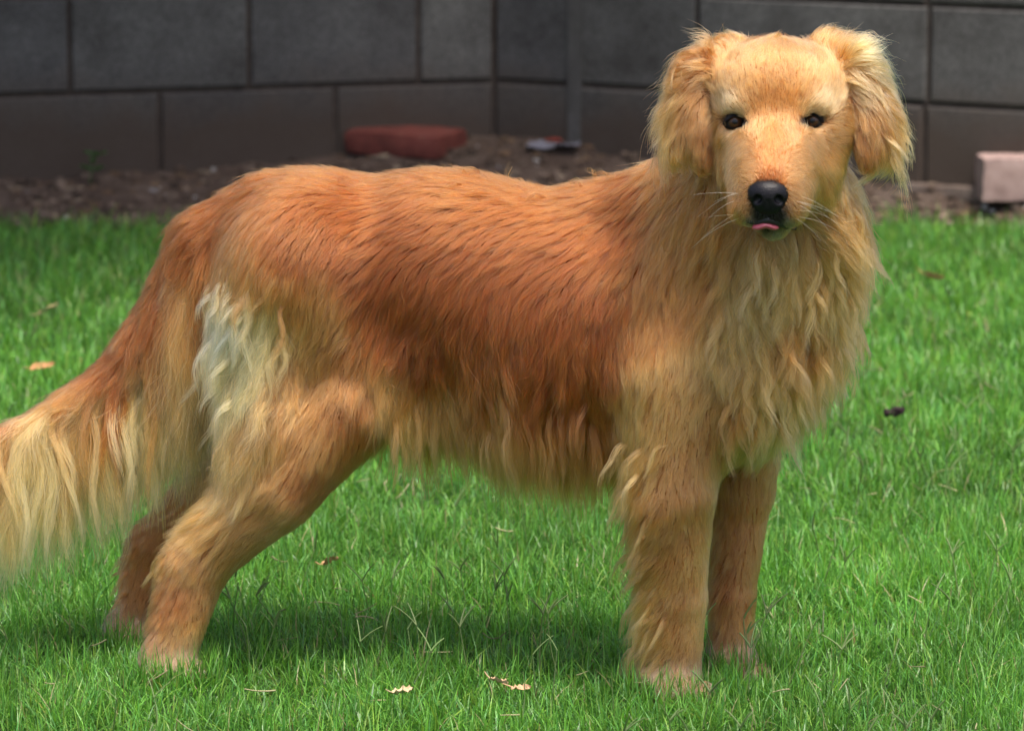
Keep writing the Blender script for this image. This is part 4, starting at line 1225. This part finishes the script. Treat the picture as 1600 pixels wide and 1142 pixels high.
for k, (a, b, L, wd, z, cu, tw, colr, lab) in enumerate(leaf_list):
    o = link('dry_leaf', leaf_mesh('dry_leaf', L, wd, cu, tw, colr, 70 + k), M['debris'])
    p = on_ground(a, b, z); o.location = p
    o.rotation_euler = (float(gg.normal(0, 0.25)), float(gg.normal(0, 0.25)), float(gg.uniform(-0.7, 0.7)))
    tag(o, lab, 'leaf', 'dry leaves on the lawn')

# dark crumpled seed pod in the grass
V, Fc = [], []
off = 0
for k, (dx, dy, dz, r) in enumerate([(0, 0, 0, 0.010), (0.011, 0.003, 0.002, 0.008), (-0.010, 0.002, -0.001, 0.008), (0.004, -0.004, 0.005, 0.006)]):
    v_, f_ = lump(np.array([dx, dy, dz]), r, 0.8, k * 1.3, 40 + k); V.append(v_); Fc.append(f_ + off); off += 12
me = mesh_data('seed_pod', np.concatenate(V), np.concatenate(Fc))
point_colour(me, 'tint', np.tile([0.030, 0.018, 0.020], (off, 1)))
o = link('seed_pod', me, M['debris']); o.location = on_ground(1397, 644, 0.034)
tag(o, 'small dark lumpy pod on the grass right of the front legs', 'seed pod')

# straw bits and grass stems gone to seed
def ribbons(paths, widths, cols):
    V, q, C, off = [], [], [], 0
    for P, w, c in zip(paths, widths, cols):
        v_, q_ = tube(P, np.full(len(P), w) * np.linspace(1, 0.6, len(P)), 4)
        V.append(v_); q.append(q_ + off); off += len(v_); C.append(np.tile(c, (len(v_), 1)))
    return np.concatenate(V), np.concatenate(q), np.concatenate(C)
gs = np.random.default_rng(8)
paths, wid, cols = [], [], []
def stalk(x, y, h, fingers, c):
    lean = gs.normal(0, 0.22, 2); t = np.linspace(0, 1, 6)[:, None]
    top = np.array([x + lean[0] * h, y + lean[1] * h, h])
    P = np.array([x, y, 0.0]) * (1 - t) + top * t + np.array([1.0, 0.4, 0]) * (0.1 * h * gs.normal()) * (t * (1 - t))
    paths.append(P); wid.append(gs.uniform(0.0006, 0.0010)); cols.append(c * 0.85)
    for f in range(fingers):
        a_ = gs.uniform(0, 6.28); L = gs.uniform(0.018, 0.034); sp_ = gs.uniform(0.35, 0.9)
        d_ = np.array([math.cos(a_) * sp_, math.sin(a_) * sp_ * 0.6, 1.0]); d_ /= np.linalg.norm(d_)
        tf = np.linspace(0, 1, 5)[:, None]
        paths.append(top + d_ * L * tf + np.array([d_[0], d_[1], -0.6]) * L * 0.25 * tf ** 2); wid.append(gs.uniform(0.0008, 0.0014)); cols.append(c)
for (a, b, h, f) in [(1062, 1030, 0.085, 3), (1005, 1075, 0.07, 3), (1158, 1085, 0.085, 3), (1120, 1060, 0.07, 2), (275, 1058, 0.062, 1), (655, 1060, 0.06, 2), (735, 1062, 0.06, 3), (845, 1060, 0.075, 4), (585, 1062, 0.055, 3), (560, 1075, 0.06, 2), (1275, 720, 0.08, 3), (1240, 745, 0.07, 3), (1300, 690, 0.075, 2), (760, 985, 0.05, 3), (455, 1010, 0.07, 3), (390, 1030, 0.07, 2), (875, 1065, 0.08, 3), (1225, 1090, 0.08, 2), (1290, 1110, 0.07, 3), (1500, 960, 0.07, 3)]:
    p = on_ground(a, b); stalk(p[0], p[1], h, f, np.array([0.22, 0.30, 0.12]) * gs.uniform(0.8, 1.2))
for k in range(420):
    xy = lawn_xy(3, -0.5, 3.0, gs)
    if len(xy): stalk(xy[0, 0], xy[0, 1], gs.uniform(0.035, 0.072), int(gs.integers(0, 4)), np.array([0.20, 0.29, 0.11]) * gs.uniform(0.7, 1.3))
V, q, C = ribbons(paths, wid, cols)
me = mesh_data('grass_stems', V, q, True); point_colour(me, 'tint', C)
tag(link('grass_stems', me, M['grass']), kind='stuff')
paths, wid, cols = [], [], []
for k in range(260):
    xy = lawn_xy(3, -0.5, 3.4, gs)
    if not len(xy): continue
    a_ = gs.uniform(0, 6.28); L = gs.uniform(0.012, 0.04); z = gs.uniform(0.014, 0.032)
    t = np.linspace(-0.5, 0.5, 5)[:, None]
    paths.append(np.array([xy[0, 0], xy[0, 1], z]) + np.array([math.cos(a_), math.sin(a_), gs.normal(0, 0.3)]) * L * t + np.array([0, 0, 1.0]) * gs.normal(0, 0.25) * L * (t * t)); wid.append(gs.uniform(0.0005, 0.0011))
    cols.append(np.array([0.34, 0.31, 0.17]) * gs.uniform(0.5, 1.2))
V, q, C = ribbons(paths, wid, cols)
me = mesh_data('straw_bits', V, q, True); point_colour(me, 'tint', C)
tag(link('straw_bits', me, M['debris']), kind='stuff')

# seedling weed at the foot of the left wall
wp = on_soil(140, 290)
weed = empty('weed', wp.tolist())
tag(weed, 'small green weed with a few leaves at the foot of the left wall', 'weed')
V, q = tube([(0, 0, -0.01), (0.004, 0, 0.03), (0.010, 0.002, 0.062)], [0.0016, 0.0013, 0.001], 6)
me = mesh_data('stem', V, q, True); point_colour(me, 'tint', np.tile([0.05, 0.12, 0.03], (len(V), 1))); link('stem', me, M['grass'], weed)
for k, (z, az, L) in enumerate([(0.03, 0.3, 0.024), (0.032, 3.3, 0.026), (0.045, 1.7, 0.022), (0.048, 4.6, 0.024), (0.060, 0.1, 0.026), (0.061, 2.6, 0.024), (0.062, 5.3, 0.022)]):
    me = leaf_mesh('leaf', L, 0.013, 0.7, 0.3, (0.055, 0.17, 0.045), 200 + k)
    lo_ = link('leaf', me, M['grass'], weed); lo_.location = (0.004 + 0.1 * z + 0.5 * L * math.cos(az), 0.5 * L * math.sin(az), z + 0.004); lo_.rotation_euler = (0, -0.25, az)

# weathered strip of wood between the lawn and the pink brick
def slab(name, L, Wd, H, seed, mat):
    return link(name, brick_mesh(name, L, Wd, H, 0.004, seed), mat)
M['wood'] = rough_mat('weathered_wood', [(0.3, (0.085, 0.06, 0.048)), (0.6, (0.15, 0.115, 0.095)), (0.8, (0.22, 0.185, 0.165))], 30)
wa, wb = on_soil(1412, 296), on_soil(1556, 318)
o = slab('wood_strip', float(np.linalg.norm(wb - wa)), 0.03, 0.03, 9, M['wood'])
o.location = (wa + wb) / 2 + np.array([0, 0, 0.006]); o.rotation_euler = (0, 0, math.atan2(wb[1] - wa[1], wb[0] - wa[0]))
tag(o, 'weathered narrow strip of wood lying between the lawn and the pink brick', 'wood')

# flattened pale wrapper with a red patch on the soil behind the dog's back
M['wrap'] = simple_mat('pale_plastic', (0.15, 0.15, 0.18), 0.5, 0.3); M['wrap_red'] = simple_mat('red_print', (0.20, 0.03, 0.02), 0.5, 0.3)
def crumple(name, L, Wd, seed, amp):
    g = np.random.default_rng(seed); n, m = 14, 8
    X, Y = np.meshgrid(np.linspace(-L / 2, L / 2, n), np.linspace(-Wd / 2, Wd / 2, m), indexing='ij')
    Z = amp * (vnoise(X, Y, 45, seed) + 0.5 * vnoise(X, Y, 110, seed + 1)) + 0.004
    X = X + 0.004 * (vnoise(Y, X, 60, seed + 2) - .5)
    top = np.stack([X, Y, Z], -1).reshape(-1, 3); bot = top - np.array([0, 0, 0.0012])
    i = np.arange((n - 1) * m).reshape(n - 1, m)[:, :-1].ravel(); q = np.stack([i, i + m, i + m + 1, i + 1], -1)
    return mesh_data(name, np.concatenate([top, bot]), np.concatenate([q, q[:, ::-1] + n * m]), True)
o = link('wrapper', crumple('wrapper', 0.11, 0.045, 31, 0.012), M['wrap']); o.location = on_soil(866, 236) + np.array([0, 0, 0.002]); o.rotation_euler = (0.1, 0, -0.12)
tag(o, 'flattened pale plastic wrapper on the soil behind the dog\'s back', 'wrapper')
pr = link('red_patch', crumple('red_patch', 0.034, 0.02, 33, 0.006), M['wrap_red'], o); pr.location = (-0.004, 0.026, 0.010)
